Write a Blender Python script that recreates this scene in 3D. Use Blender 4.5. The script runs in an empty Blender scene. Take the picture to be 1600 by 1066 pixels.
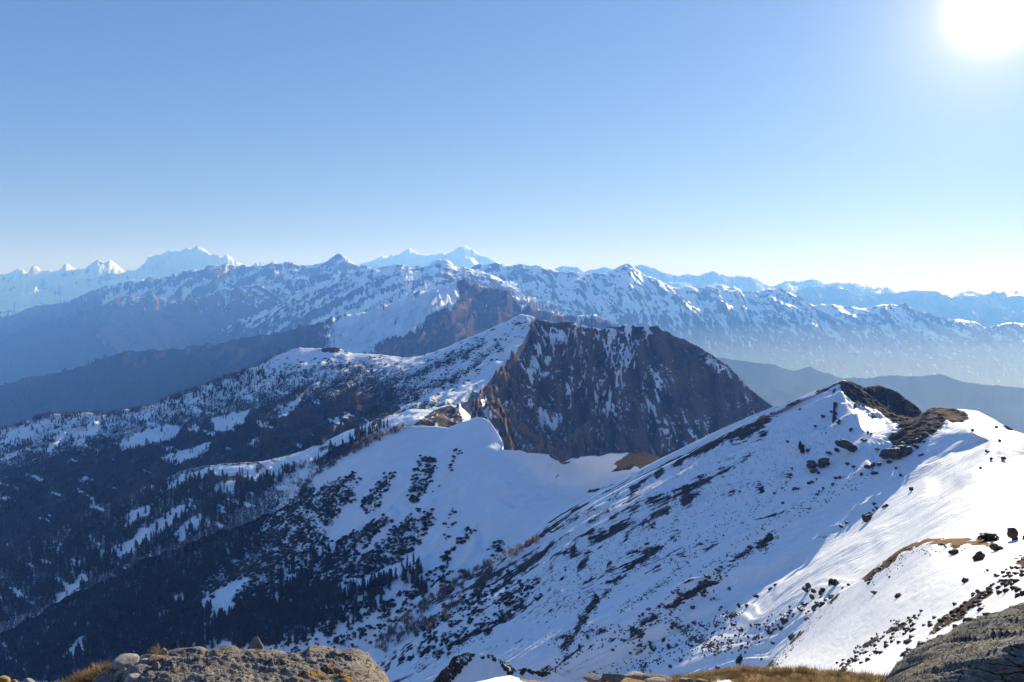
import bpy, bmesh, math, random
import numpy as np
from mathutils import Vector, Matrix
R = math.radians
random.seed(7); rng = np.random.default_rng(7)
S = bpy.context.scene; COL = S.collection
D = bpy.data

# ------------------------------------------------------------------ camera
F, CX, CY, PITCH = 1100.0, 800.0, 533.0, math.atan(63/1100.0)   # pixels of the 1600 px wide photograph
cam = D.cameras.new('camera'); cam.sensor_width = 36; cam.lens = F/1600*36
cam.clip_start = 0.1; cam.clip_end = 120000
co = D.objects.new('camera', cam); COL.objects.link(co)
co.location = (0, 0, 0); co.rotation_euler = (R(90)-PITCH, 0, 0); S.camera = co
CT, ST = math.cos(PITCH), math.sin(PITCH)
def un(px, py, Y):
    a = (px-CX)/F; b = (CY-py)/F
    dx, dy, dz = a, CT + b*ST, -ST + b*CT
    k = Y/dy
    return (dx*k, Y, dz*k)
def pj(P):
    d = P[..., 1]*CT - P[..., 2]*ST
    u = P[..., 1]*ST + P[..., 2]*CT
    d = np.maximum(d, 1e-3)
    return CX + F*P[..., 0]/d, CY - F*u/d

# ------------------------------------------------------------------ light
SUN_PX = (1556, 8)
sv = Vector(un(SUN_PX[0], SUN_PX[1], 1.0)).normalized()
SUN_EL = math.asin(sv.z); SUN_AZ = math.atan2(sv.x, sv.y)
sun = D.lights.new('sun', 'SUN'); sun.energy = 3.35; sun.angle = R(0.53); sun.color = (1.0, 0.95, 0.88)
so = D.objects.new('sun', sun); COL.objects.link(so)
so.rotation_euler = (-sv).to_track_quat('-Z', 'Y').to_euler()
SKY_GAMMA, SKY_TINT = (0.95, 0.70, 0.42), (0.62, 0.86, 1.84)
W = D.worlds.new('World'); S.world = W; W.use_nodes = True
nt = W.node_tree; nt.nodes.clear()
def wn(t): return nt.nodes.new(t)
sky = wn('ShaderNodeTexSky'); sky.sky_type = 'NISHITA'; sky.sun_disc = False
sky.sun_elevation = SUN_EL; sky.sun_rotation = SUN_AZ
sky.altitude = 2500; sky.air_density = 1.6; sky.dust_density = 0.0; sky.ozone_density = 4.0
tc = wn('ShaderNodeTexCoord')
dot = wn('ShaderNodeVectorMath'); dot.operation = 'DOT_PRODUCT'; dot.inputs[1].default_value = sv
nt.links.new(tc.outputs['Generated'], dot.inputs[0])
ac = wn('ShaderNodeMath'); ac.operation = 'ARCCOSINE'; nt.links.new(dot.outputs['Value'], ac.inputs[0])
def halo(width, amp):                       # the sun's own aureole in the sky
    m = wn('ShaderNodeMath'); m.operation = 'DIVIDE'; nt.links.new(ac.outputs[0], m.inputs[0]); m.inputs[1].default_value = -R(width)
    e = wn('ShaderNodeMath'); e.operation = 'EXPONENT'; nt.links.new(m.outputs[0], e.inputs[0])
    k = wn('ShaderNodeMath'); k.operation = 'MULTIPLY'; nt.links.new(e.outputs[0], k.inputs[0]); k.inputs[1].default_value = amp
    return k
h1, h2, h3 = halo(0.42, 55.0), halo(16.0, 0.05), halo(3.4, 0.42)
ad = wn('ShaderNodeMath'); ad.operation = 'ADD'; nt.links.new(h1.outputs[0], ad.inputs[0]); nt.links.new(h2.outputs[0], ad.inputs[1])
ad2 = wn('ShaderNodeMath'); ad2.operation = 'ADD'; nt.links.new(ad.outputs[0], ad2.inputs[0]); nt.links.new(h3.outputs[0], ad2.inputs[1])
bg = wn('ShaderNodeBackground'); bg.inputs['Strength'].default_value = 0.062
sp = wn('ShaderNodeSeparateXYZ'); nt.links.new(sky.outputs[0], sp.inputs[0])
mul = wn('ShaderNodeCombineXYZ')                                  # clear winter air: softer contrast, deeper blue
for k_ in range(3):
    pw_ = wn('ShaderNodeMath'); pw_.operation = 'POWER'; nt.links.new(sp.outputs[k_], pw_.inputs[0]); pw_.inputs[1].default_value = SKY_GAMMA[k_]
    ml_ = wn('ShaderNodeMath'); ml_.operation = 'MULTIPLY'; nt.links.new(pw_.outputs[0], ml_.inputs[0]); ml_.inputs[1].default_value = SKY_TINT[k_]; nt.links.new(ml_.outputs[0], mul.inputs[k_])
nt.links.new(mul.outputs[0], bg.inputs['Color'])
bg2 = wn('ShaderNodeBackground'); bg2.inputs['Color'].default_value = (1.0, 0.84, 0.72, 1)
nt.links.new(ad2.outputs[0], bg2.inputs['Strength'])
asd = wn('ShaderNodeAddShader'); nt.links.new(bg.outputs[0], asd.inputs[0]); nt.links.new(bg2.outputs[0], asd.inputs[1])
wo = wn('ShaderNodeOutputWorld'); nt.links.new(asd.outputs[0], wo.inputs['Surface'])
S.view_settings.view_transform = 'Standard'; S.view_settings.look = 'None'
S.view_settings.exposure = 1.33; S.view_settings.gamma = 1.0; S.view_settings.use_curve_mapping = False
HAZE_DENSITY, HAZE_COLOR, HAZE_G = 0.000056, (0.085, 0.29, 0.93), 0.1
DUST_DENSITY = 0.0000025
S.cycles.use_denoising = True; S.cycles.volume_bounces = 2; S.cycles.max_bounces = 6
S.cycles.diffuse_bounces = 4; S.cycles.glossy_bounces = 1; S.cycles.transmission_bounces = 2

# ------------------------------------------------------------------ noise
PERM = {}
def _perm(seed):
    if seed not in PERM:
        r = np.random.default_rng(1000+seed); p = r.permutation(512)
        a = r.random(512)*2*np.pi
        PERM[seed] = (np.concatenate([p, p]), np.cos(a), np.sin(a))
    return PERM[seed]
def perlin(x, y, seed=0):
    p, gx, gy = _perm(seed)
    xi = np.floor(x).astype(np.int64); yi = np.floor(y).astype(np.int64)
    xf = x-xi; yf = y-yi
    u = xf*xf*xf*(xf*(xf*6-15)+10); v = yf*yf*yf*(yf*(yf*6-15)+10)
    def g(ix, iy, fx, fy):
        h = p[(p[ix & 511]+iy) & 511]
        return gx[h]*fx + gy[h]*fy
    a = g(xi, yi, xf, yf); b = g(xi+1, yi, xf-1, yf)
    c = g(xi, yi+1, xf, yf-1); d = g(xi+1, yi+1, xf-1, yf-1)
    return (a+u*(b-a)) + v*((c+u*(d-c))-(a+u*(b-a)))
def fbm(x, y, o=5, seed=0, gain=0.5):
    s = 0; a = 1.0; n = 0
    for k in range(o):
        s = s + a*perlin(x*2**k+17.3*k, y*2**k-9.1*k, seed+k); n += a; a *= gain
    return s/n*1.6
def ridged(x, y, o=5, seed=0, gain=0.5):                    # 0..1, sharp crests
    s = 0; a = 1.0; n = 0; w = 1.0
    for k in range(o):
        r = (1-np.abs(perlin(x*2**k+31.7*k, y*2**k+5.9*k, seed+k))*1.9).clip(0, 1)**2
        s = s + a*r*w; n += a; w = (r*1.4).clip(0, 1); a *= gain
    return s/n
def sstep(a, b, x):
    t = ((x-a)/(b-a)).clip(0, 1); return t*t*(3-2*t)

# ------------------------------------------------------------------ masks painted in the ground's own vertices
def poly(PX, PY, pts):
    ins = np.zeros(PX.shape, bool); n = len(pts); j = n-1
    for i in range(n):
        xi, yi = pts[i]; xj, yj = pts[j]
        c = ((yi > PY) != (yj > PY)) & (PX < (xj-xi)*(PY-yi)/(yj-yi+1e-9)+xi)
        ins ^= c; j = i
    return ins.astype(float)
def pdist(PX, PY, pts):
    d = np.full(PX.shape, 1e9)
    for (x0, y0), (x1, y1) in zip(pts[:-1], pts[1:]):
        dx, dy = x1-x0, y1-y0
        t = (((PX-x0)*dx+(PY-y0)*dy)/(dx*dx+dy*dy+1e-9)).clip(0, 1)
        d = np.minimum(d, np.hypot(PX-x0-t*dx, PY-y0-t*dy))
    return d
def blur(a, n=2):
    for _ in range(n):
        b = np.pad(a, 1, mode='edge')
        a = (b[:-2, 1:-1]+b[2:, 1:-1]+b[1:-1, :-2]+b[1:-1, 2:]+2*a)/6
    return a
def stroke(PX, PY, pts, r):
    return (1-pdist(PX, PY, pts)/r).clip(0, 1)
def bstroke(PX, PY, pts, r, seed=0):                         # a stroke with a torn edge and gaps
    w = 0.9*r*fbm(PX/(2.2*r), PY/(2.2*r), 3, 200+seed); g = fbm(PX/(3.5*r), PY/(3.5*r), 3, 210+seed)
    return stroke(PX+w, PY-w, pts, r)*sstep(-0.35, 0.25, g)
def glade(PX, PY):
    return sstep(0.20, 0.42, fbm((PX+0.9*PY)/52, (PY-0.35*PX)/15, 4, 301, 0.6))
def blur(a, n=2):
    for _ in range(n):
        b = np.pad(a, 1, mode='edge')
        a = (b[:-2, 1:-1]+b[2:, 1:-1]+b[1:-1, :-2]+b[1:-1, 2:]+2*a)/6
    return a

# ------------------------------------------------------------------ lofted ground sheets
def hermite(P, t):
    P = np.asarray(P, float); n = len(P)
    d = np.linalg.norm(np.diff(P, axis=0), axis=1); s = np.concatenate([[0], np.cumsum(d)]); s /= s[-1]
    return s
def resample(P, n, smooth=True):
    P = np.asarray(P, float); s = hermite(P, 0); t = np.linspace(0, 1, n)
    if not smooth or len(P) < 3:
        return np.stack([np.interp(t, s, P[:, k]) for k in range(P.shape[1])], 1)
    return cubic(P, s, t)
def cubic(P, s, t):                                          # monotone-ish cubic through knots (axis 0)
    n = len(P); sh = (n,)+(1,)*(P.ndim-1)
    h = np.diff(s); hs = h.reshape((n-1,)+(1,)*(P.ndim-1))
    sl = np.diff(P, axis=0)/hs
    m = np.zeros_like(P); m[0] = sl[0]; m[-1] = sl[-1]
    if n > 2:
        w = (hs[:-1]/(hs[:-1]+hs[1:]))
        m[1:-1] = sl[:-1]*(1-w)+sl[1:]*w
    k = np.clip(np.searchsorted(s, t, side='right')-1, 0, n-2)
    hh = h[k]; q = (t-s[k])/hh
    ex = (len(t),)+(1,)*(P.ndim-1); q = q.reshape(ex); hh = hh.reshape(ex)
    return ((2*q**3-3*q**2+1)*P[k]+(q**3-2*q**2+q)*hh*m[k]+(-2*q**3+3*q**2)*P[k+1]+(q**3-q**2)*hh*m[k+1])
class Sheet: pass
def grid_mesh(name, X, cover, flow):
    nv, nu = X.shape[:2]
    me = D.meshes.new(name); n = nu*nv
    i = np.arange(n).reshape(nv, nu)
    q = np.stack([i[:-1, :-1], i[1:, :-1], i[1:, 1:], i[:-1, 1:]], -1).reshape(-1, 4)
    me.vertices.add(n); me.vertices.foreach_set('co', X.reshape(-1).astype(np.float32))
    me.loops.add(q.size); me.loops.foreach_set('vertex_index', q.reshape(-1).astype(np.int32))
    me.polygons.add(len(q)); me.polygons.foreach_set('loop_start', np.arange(0, q.size, 4, dtype=np.int32))
    me.polygons.foreach_set('use_smooth', np.ones(len(q), bool))
    a = me.attributes.new('cover', 'FLOAT_COLOR', 'POINT')
    c = np.ones((n, 4), np.float32); c[:, :3] = np.stack([k.reshape(-1) for k in cover], 1); a.data.foreach_set('color', c.reshape(-1))
    a = me.attributes.new('flow', 'FLOAT_VECTOR', 'POINT')
    f = np.zeros((n, 3), np.float32); f[:, :2] = flow.reshape(-1, 2); a.data.foreach_set('vector', f.reshape(-1))
    me.update(); me.validate()
    return me
ZMIN, ZMAX = [0.0], [0.0]
def sheet(name, rows, nu, nv, mat, disp, cover, back=(0.25, 0.6, 12), kind='structure', label=None, K=1.0, fall=False):
    """rows: crest first, then towards the viewer, each a list of (px, py, distance) left to right"""
    rows = [[(p[0], p[1], p[2]*K) for p in r] for r in rows]
    C = [resample([un(*p) for p in r], nu, smooth=(k > 0)) for k, r in enumerate(rows)]
    crest = C[0]
    pyr = [np.mean([p[1] for p in r]) for r in rows]
    gaps = np.array([max(6, abs(pyr[k+1]-pyr[k])) for k in range(len(rows)-1)])
    kn = np.concatenate([[0], np.cumsum(gaps)]); kn /= kn[-1]
    X = cubic(np.stack(C), kn, np.linspace(0, 1, nv))
    L = np.concatenate([[0], np.cumsum(np.linalg.norm(np.diff(crest, axis=0), axis=1))])
    U = np.broadcast_to(L[None, :], (nv, nu))
    V = np.concatenate([np.zeros((1, nu)), np.cumsum(np.linalg.norm(np.diff(X, axis=0), axis=2), axis=0)])
    nb = back[2]
    if nb:                                                   # the far side of the crest
        dist = back[0]*crest[:, 1].mean(); t = np.linspace(1, 0, nb+1)[:-1]
        B = np.repeat(crest[None], nb, 0).copy()
        B[..., 1] += (t*dist)[:, None]; B[..., 2] -= (t*dist*back[1])[:, None]
        B[..., 0] *= (B[..., 1]/crest[None, :, 1])**0.5
        X = np.concatenate([B, X]); U = np.concatenate([np.repeat(U[:1], nb, 0), U])
        V = np.concatenate([-(t*dist)[:, None]*np.ones((1, nu)), V])
    PX, PY = pj(X)
    s = Sheet(); s.PX0, s.PY0 = PX, PY
    X = X.copy(); U = U/K; V = V/K
    if fall: U = X[..., 0]/K+0.0*U                            # gullies follow the fall line of a face that looks this way
    dz = disp(X/K, U, V, PX, PY)*K; X[..., 2] += dz
    hp = dz-blur(dz, 22 if fall else 14); s.hp = (hp/(hp.std()+1e-9)).clip(-2, 2)
    PX2, PY2 = pj(X)
    s.X, s.U, s.V, s.PX, s.PY, s.nb = X, U, V, PX2, PY2, nb
    cv = cover(s); cv = [np.broadcast_to(np.asarray(c, float), PX.shape) for c in cv]
    me = grid_mesh(name, X, cv, np.stack([U, V], -1)); me.materials.append(mat)
    o = D.objects.new(name, me); COL.objects.link(o)
    o['kind'] = kind
    if label: o['label'] = label
    ZMIN[0] = min(ZMIN[0], X[..., 2].min()); ZMAX[0] = max(ZMAX[0], X[..., 2].max())
    s.o = o; s.cover = cv
    e1 = X[1:, :-1]-X[:-1, :-1]; e2 = X[:-1, 1:]-X[:-1, :-1]
    s.area = np.linalg.norm(np.cross(e1, e2), axis=2)
    return s

# ------------------------------------------------------------------ materials
class NT:
    def __init__(s, name):
        s.m = D.materials.new(name); s.m.use_nodes = True; s.t = s.m.node_tree; s.t.nodes.clear()
        s.out = s.n('ShaderNodeOutputMaterial'); s.p = s.n('ShaderNodeBsdfPrincipled')
        s.l(s.p.outputs[0], s.out.inputs['Surface'])
    def n(s, t): return s.t.nodes.new(t)
    def l(s, a, b): s.t.links.new(a, b)
    def val(s, v, sock):
        if isinstance(v, (int, float)): sock.default_value = v
        elif isinstance(v, tuple): sock.default_value = v if len(v) == len(sock.default_value) else (*v, 1)
        else: s.l(v, sock)
    def math(s, op, a, b=0.0, c=None, clamp=False):
        m = s.n('ShaderNodeMath'); m.operation = op; m.use_clamp = clamp
        s.val(a, m.inputs[0]); s.val(b, m.inputs[1])
        if c is not None: s.val(c, m.inputs[2])
        return m.outputs[0]
    def step(s, x, a, b):
        m = s.n('ShaderNodeMapRange'); m.interpolation_type = 'SMOOTHSTEP'
        s.val(x, m.inputs[0]); s.val(a, m.inputs[1]); s.val(b, m.inputs[2]); return m.outputs[0]
    def mix(s, f, a, b):
        m = s.n('ShaderNodeMix'); m.data_type = 'RGBA'
        s.val(f, m.inputs[0]); s.val(a, m.inputs[6]); s.val(b, m.inputs[7]); return m.outputs[2]
    def attr(s, name, vec=False):
        a = s.n('ShaderNodeAttribute'); a.attribute_name = name; return a.outputs['Vector' if vec else 'Color']
    def sep(s, v):
        a = s.n('ShaderNodeSeparateXYZ'); s.l(v, a.inputs[0]); return a.outputs
    def scale(s, v, k):
        a = s.n('ShaderNodeVectorMath'); a.operation = 'MULTIPLY'; s.l(v, a.inputs[0]); a.inputs[1].default_value = k; return a.outputs[0]
    def noise(s, v, sc=1.0, det=4, rough=0.55, dist=0.0):
        a = s.n('ShaderNodeTexNoise'); s.l(v, a.inputs['Vector']); a.inputs['Scale'].default_value = sc
        a.inputs['Detail'].default_value = det; a.inputs['Roughness'].default_value = rough; a.inputs['Distortion'].default_value = dist
        return a.outputs['Fac']
    def pos(s): return s.n('ShaderNodeNewGeometry').outputs['Position']
    def obj(s): return s.n('ShaderNodeTexCoord').outputs['Object']
    def bump(s, h, strength, dist):
        b = s.n('ShaderNodeBump'); b.inputs['Strength'].default_value = strength; b.inputs['Distance'].default_value = dist
        s.l(h, b.inputs['Height']); s.l(b.outputs[0], s.p.inputs['Normal']); return b

def terrain_mat(name, L, rock=((0.075, 0.055, 0.045), (0.17, 0.125, 0.095)), grass=((0.20, 0.115, 0.05), (0.30, 0.19, 0.085)),
                scrub=((0.007, 0.009, 0.007), (0.024, 0.022, 0.015)), flow=(1.0, 4.0), wf=0.5, wp=0.5, slope=0.0, edge=0.08, bump=1.0, sb=0.25, K=1.0, spec=0.03, det=0.62, ripple=None):
    """L: size in metres of the largest patches; flow: patch size across and down the slope, in L"""
    m = NT(name)
    p = m.scale(m.pos(), (1/K,)*3); fl = m.attr('flow', True); cv = m.sep(m.attr('cover'))
    nf = m.noise(m.scale(fl, (1/(L*flow[0]), 1/(L*flow[1]), 1)), 1.0, 7, det, 0.3)
    npn = m.noise(m.scale(p, (1/L,)*3), 1.0, 8, det, 0.2)
    fine = m.noise(m.scale(p, (9/L,)*3), 1.0, 5, 0.6)
    nz = m.sep(m.n('ShaderNodeNewGeometry').outputs['Normal'])[2]
    a = m.math('MULTIPLY_ADD', m.math('SUBTRACT', nf, 0.5), wf*2, cv[0])
    a = m.math('MULTIPLY_ADD', m.math('SUBTRACT', npn, 0.5), wp*2, a)
    if slope: a = m.math('MULTIPLY_ADD', m.math('SUBTRACT', nz, 0.72), slope, a)
    snow = m.step(a, 0.5-edge, 0.5+edge)
    g = m.math('MULTIPLY_ADD', m.math('SUBTRACT', npn, 0.5), 1.3, cv[1]); gr = m.step(g, 0.42, 0.58)
    b = m.math('MULTIPLY_ADD', m.math('SUBTRACT', fine, 0.5), 1.6, cv[2])
    b = m.math('MULTIPLY_ADD', m.math('SUBTRACT', nf, 0.5), 0.9, b); sc = m.step(b, 0.42, 0.58)
    rc = m.mix(m.step(m.math('MULTIPLY_ADD', nf, 0.6, m.math('MULTIPLY', fine, 0.4)), 0.38, 0.62), rock[0], rock[1])
    gc = m.mix(m.step(fine, 0.3, 0.7), grass[0], grass[1])
    scc = m.mix(m.step(fine, 0.35, 0.7), scrub[0], scrub[1])
    ground = m.mix(gr, rc, gc)
    snc = m.mix(m.step(npn, 0.3, 0.7), (0.80, 0.82, 0.86), (0.88, 0.885, 0.90))
    c = m.mix(snow, ground, snc)
    c = m.mix(sc, c, scc)
    m.l(c, m.p.inputs['Base Color'])
    rough = m.math('MULTIPLY_ADD', snow, -0.35, 0.92); m.l(rough, m.p.inputs['Roughness'])
    m.l(m.math('MULTIPLY_ADD', snow, 0.2, spec), m.p.inputs['Specular IOR Level'])
    amp = m.math('MULTIPLY_ADD', snow, -(1-sb), 1.0)
    h = m.math('MULTIPLY', m.math('MULTIPLY_ADD', fine, 0.6, npn), amp)
    b1 = m.bump(h, min(1.0, bump), L*0.10*K)
    if ripple:                                               # wind crust and drifts on the snow
        rn = m.noise(m.scale(p, (1/ripple[0], 1/ripple[1], 1/ripple[0])), 1.0, 6, 0.6, 0.6)
        b2 = m.n('ShaderNodeBump'); b2.inputs['Strength'].default_value = ripple[3]; b2.inputs['Distance'].default_value = ripple[2]
        m.l(m.math('MULTIPLY', rn, snow), b2.inputs['Height']); m.l(b1.outputs[0], b2.inputs['Normal']); m.l(b2.outputs[0], m.p.inputs['Normal'])
    return m.m

# ------------------------------------------------------------------ terrain materials
WHITEROCK = ((0.09, 0.075, 0.07), (0.19, 0.16, 0.14))
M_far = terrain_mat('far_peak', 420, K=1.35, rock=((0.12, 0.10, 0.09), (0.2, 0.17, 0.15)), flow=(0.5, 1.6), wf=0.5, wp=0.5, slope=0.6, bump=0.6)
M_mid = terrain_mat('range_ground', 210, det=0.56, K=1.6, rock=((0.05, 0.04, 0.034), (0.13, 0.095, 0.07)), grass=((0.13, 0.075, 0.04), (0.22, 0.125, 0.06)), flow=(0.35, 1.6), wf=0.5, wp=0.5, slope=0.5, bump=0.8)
M_hill = terrain_mat('forest_hill', 120, K=1.7, spec=0.0, scrub=((0.006, 0.010, 0.008), (0.02, 0.022, 0.015)), flow=(0.4, 2.5), wf=0.8, wp=0.6, bump=0.8)
M_crag = terrain_mat('brown_crag', 75, K=1.8, rock=((0.04, 0.028, 0.022), (0.13, 0.085, 0.06)), flow=(0.35, 2.5), wf=0.8, wp=0.6, slope=0.8, bump=1.0)
M_cliff = terrain_mat('cliff_rock', 44, edge=0.06, det=0.52, rock=((0.022, 0.017, 0.014), (0.17, 0.112, 0.08)), grass=((0.15, 0.09, 0.045), (0.25, 0.15, 0.075)), flow=(0.9, 2.0), wf=0.6, wp=0.55, slope=1.0, bump=1.0)  # grass tone doubles as the sunlit brown painted on the ribs
M_flank = terrain_mat('flank_ground', 38, rock=((0.04, 0.032, 0.026), (0.10, 0.075, 0.055)), flow=(0.8, 2.2), wf=0.55, wp=0.75, bump=0.8)
M_slope = terrain_mat('snow_slope', 18, ripple=(22, 14, 1.2, 0.5), rock=((0.045, 0.036, 0.03), (0.12, 0.09, 0.065)), grass=((0.14, 0.09, 0.046), (0.25, 0.165, 0.09)), flow=(0.5, 4.0), wf=0.55, wp=0.6, bump=0.5, sb=0.12)
M_right = terrain_mat('right_slope', 6, ripple=(14, 5, 1.6, 1.0), rock=((0.03, 0.022, 0.018), (0.09, 0.06, 0.045)), grass=((0.075, 0.045, 0.027), (0.17, 0.105, 0.055)), flow=(5.0, 0.5), wf=0.75, wp=0.6, bump=0.6, sb=0.2)
M_near = terrain_mat('near_slope', 3.0, ripple=(2.2, 0.7, 0.30, 1.0), rock=((0.03, 0.024, 0.02), (0.10, 0.07, 0.055)), grass=((0.15, 0.085, 0.04), (0.28, 0.17, 0.08)), flow=(0.7, 2.5), wf=0.5, wp=0.55, bump=0.5, sb=0.2)

# ------------------------------------------------------------------ valley floor under everything
g = D.meshes.new('valley_floor')
g.from_pydata([(-34000, -900, -2700), (34000, -900, -2700), (34000, 44000, -2700), (-34000, 44000, -2700)], [], [(0, 1, 2, 3)])
gm = NT('valley_floor'); gm.l(gm.mix(gm.noise(gm.scale(gm.pos(), (1/900,)*3), 1, 6), (0.02, 0.026, 0.018), (0.06, 0.055, 0.035)), gm.p.inputs['Base Color'])
gm.p.inputs['Roughness'].default_value = 0.95
g.materials.append(gm.m); o = D.objects.new('valley_floor', g); COL.objects.link(o); o['kind'] = 'structure'
ZMIN[0] = -2700

def spur(amp, lu, lv, seed, skew=0.0, o=6, gain=0.5, ramp=0.12, warp=0.35):
    """spurs and gullies that run down the face"""
    def f(X, U, V, PX, PY):
        vv = np.maximum(V, -0.5*lv)
        w = fbm(U/lu*0.7, V/lv*0.7, 3, seed+40)*warp
        r = ridged((U+skew*V)/lu + w, V/lv + w*0.5, o, seed, gain)
        m = (np.abs(V)/(lv*ramp)).clip(0.06, 1)
        return amp*(r-0.42)*m
    return f
def addf(*fs): return lambda *a: sum(f(*a) for f in fs)
def rough(amp, l, seed, o=5, gain=0.55, keep=1.0):
    def f(X, U, V, PX, PY):
        return amp*fbm(X[..., 0]/l, X[..., 1]/l, o, seed, gain)*np.where(np.abs(V) < l*0.3, keep, 1.0)
    return f
def Y(pts, *ys):                                             # spread distances along a traced line
    n = len(pts); d = np.interp(np.linspace(0, 1, n), np.linspace(0, 1, len(ys)), ys)
    return [(p[0], p[1], float(v)) for p, v in zip(pts, d)]
def ext(pts, l, r): return [l]+list(pts)+[r]

# --- farthest snow peaks, left
cA = ext([(0,426),(10,428.5),(19,423.5),(28,418.4),(35.5,419.7),(42,426),(47,427),(59.5,422.7),(64.6,425),(76,425),(99,424),(102.6,418),(107.7,416.4),(114,419.7),(120,423.5),(131.7,419),(139,415.4),(153.3,407),(161,411),(172,409),(180,415.4),(196,426.8),(213,423.5),(225.5,414.6),(229,404.5),(233,398),(243,400),(253,398),(263.5,392.6),(271,398),(278.7,395.6),(286,388),(292.6,384.7),(299,387.5),(306.5,385),(316.7,387.5),(326.8,395.6),(342,404.5),(345.8,408),(353.4,402.7),(364.8,410.8),(375,412),(392.7,415.4),(400,410.8),(412,416)], (-160,430), (470,432))
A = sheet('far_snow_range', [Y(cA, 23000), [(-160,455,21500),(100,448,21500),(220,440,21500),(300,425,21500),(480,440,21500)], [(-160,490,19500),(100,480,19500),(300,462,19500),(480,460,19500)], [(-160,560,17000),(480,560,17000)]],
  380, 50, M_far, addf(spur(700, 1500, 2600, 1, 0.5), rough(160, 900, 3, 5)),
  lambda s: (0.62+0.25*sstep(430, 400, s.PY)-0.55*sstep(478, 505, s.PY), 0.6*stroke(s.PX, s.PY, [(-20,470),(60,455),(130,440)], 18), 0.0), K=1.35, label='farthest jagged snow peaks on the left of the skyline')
cB = ext([(564.7,412),(582.4,407),(597.6,400),(607.7,403),(628,394.3),(640.7,387.5),(653,394.3),(666,397),(681,398),(699,396),(719,386.7),(729,384.7),(739.5,389.3),(749.6,398),(762,403.7),(780,410.8),(795,413.3),(830,418)], (500,430), (900,440))
B = sheet('far_snow_range', [Y(cB, 25000), [(480,440,23000),(900,440,23000)], [(480,520,20000),(900,520,20000)]], 300, 50, M_far, addf(spur(420, 1500, 2400, 5, 0.3), rough(110, 800, 6)),
  lambda s: (0.78, 0, 0), K=1.35, label='far twin snow peaks behind the middle of the range')
cC = ext([(866,420.5),(878.5,415.5),(901,416.7),(912.7,425.6),(921.6,421.8),(944,418),(957,421.8),(975,420),(992.5,416.7),(1005,414),(1023,419),(1033,425.6),(1058,432),(1078.6,428),(1089,432),(1116.7,423.6),(1132,429.4),(1147,432),(1172.4,433.7),(1195,443),(1210,448),(1223,441.5),(1253,437.7),(1273.5,436.5),(1288.7,444),(1309,440),(1331.7,443.3),(1352,446.6),(1377,449),(1397.6,456.7),(1430,463),(1489,461.8),(1516.7,455.5),(1539.5,458),(1570,462),(1600,460)], (830,425), (1760,462))
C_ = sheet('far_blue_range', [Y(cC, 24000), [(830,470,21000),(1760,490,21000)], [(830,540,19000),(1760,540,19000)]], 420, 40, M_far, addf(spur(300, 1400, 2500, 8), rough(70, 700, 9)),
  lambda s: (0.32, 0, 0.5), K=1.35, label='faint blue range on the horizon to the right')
cD = ext([(1222,463),(1243,456.7),(1266,448),(1286,449),(1306.4,448),(1321.6,453),(1337,463),(1387.5,458),(1397.6,459),(1410,455.5),(1418,456.7),(1433,453),(1453,455.5),(1468.5,460.5),(1486,463.6),(1524,462.6),(1554.7,458),(1580,456.7),(1600,455.5)], (1150,480), (1760,455))
D_ = sheet('hazy_hills', [Y(cD, 16500), [(1150,500,15000),(1450,480,15000),(1760,480,15000)], [(1150,560,12500),(1760,560,12500)]], 300, 40, M_hill, addf(spur(260, 1000, 2000, 11), rough(50, 500, 12)),
  lambda s: (0.25+0.5*stroke(s.PX, s.PY, [(1570,460),(1610,458)], 12), 0, 0.6), K=1.6, label='hazy hills on the right horizon')

# --- the long middle range
cE1 = ext([(0,498),(15,493),(28,488),(42,480.5),(66,476.7),(104,471.6),(132,461.5),(152,451),(172,445.8),(192.5,442.5),(210,436),(223,436),(230.5,440),(248,437.4),(263.5,431),(278.7,426),(286,427),(304,421),(321.7,422),(326.8,414.6),(337,413.3),(354.7,413.3),(372.4,416.4),(382.5,414.6),(395,417),(414,416),(426.6,410.3),(438,413.3),(458,415.4),(476,416.4),(498.8,412),(514,404.5),(529,397.4),(539,402),(549.5,409.5),(557,412),(600,430)], (-150,545), (700,450))
E1 = sheet('middle_range', [Y(cE1, 12500, 12000), [(-150,570,11500),(100,500,11300),(300,450,11200),(500,440,11200),(700,470,11000)], [(-150,620,10200),(100,570,10200),(300,520,10200),(500,500,10200),(700,500,10200)], [(-150,700,8500),(700,600,8500)]],
  560, 100, M_mid, addf(spur(330, 620, 3600, 15, 0.8, gain=0.58, warp=0.7), rough(60, 350, 16, 6)),
  lambda s: (0.50-0.15*s.hp-0.62*sstep(462, 530, s.PY+0.12*(200-s.PX)), 0.35*poly(s.PX, s.PY, [(400,440),(460,440),(460,470),(400,480)]), 0.9*sstep(485, 540, s.PY+0.1*(200-s.PX))), K=1.6, label='snow streaked middle range on the left')
cE2 = ext([(0,525),(25,518.5),(50.7,511),(76,502),(101,494),(126.7,485.5),(152,478),(177,468),(197.6,461.5),(218,463),(240.7,461.5),(266,466.5),(299,469),(329,459),(354.7,451),(380,449),(430,442),(480,432),(530,425),(570,430)], (-150,565), (680,470))
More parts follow.
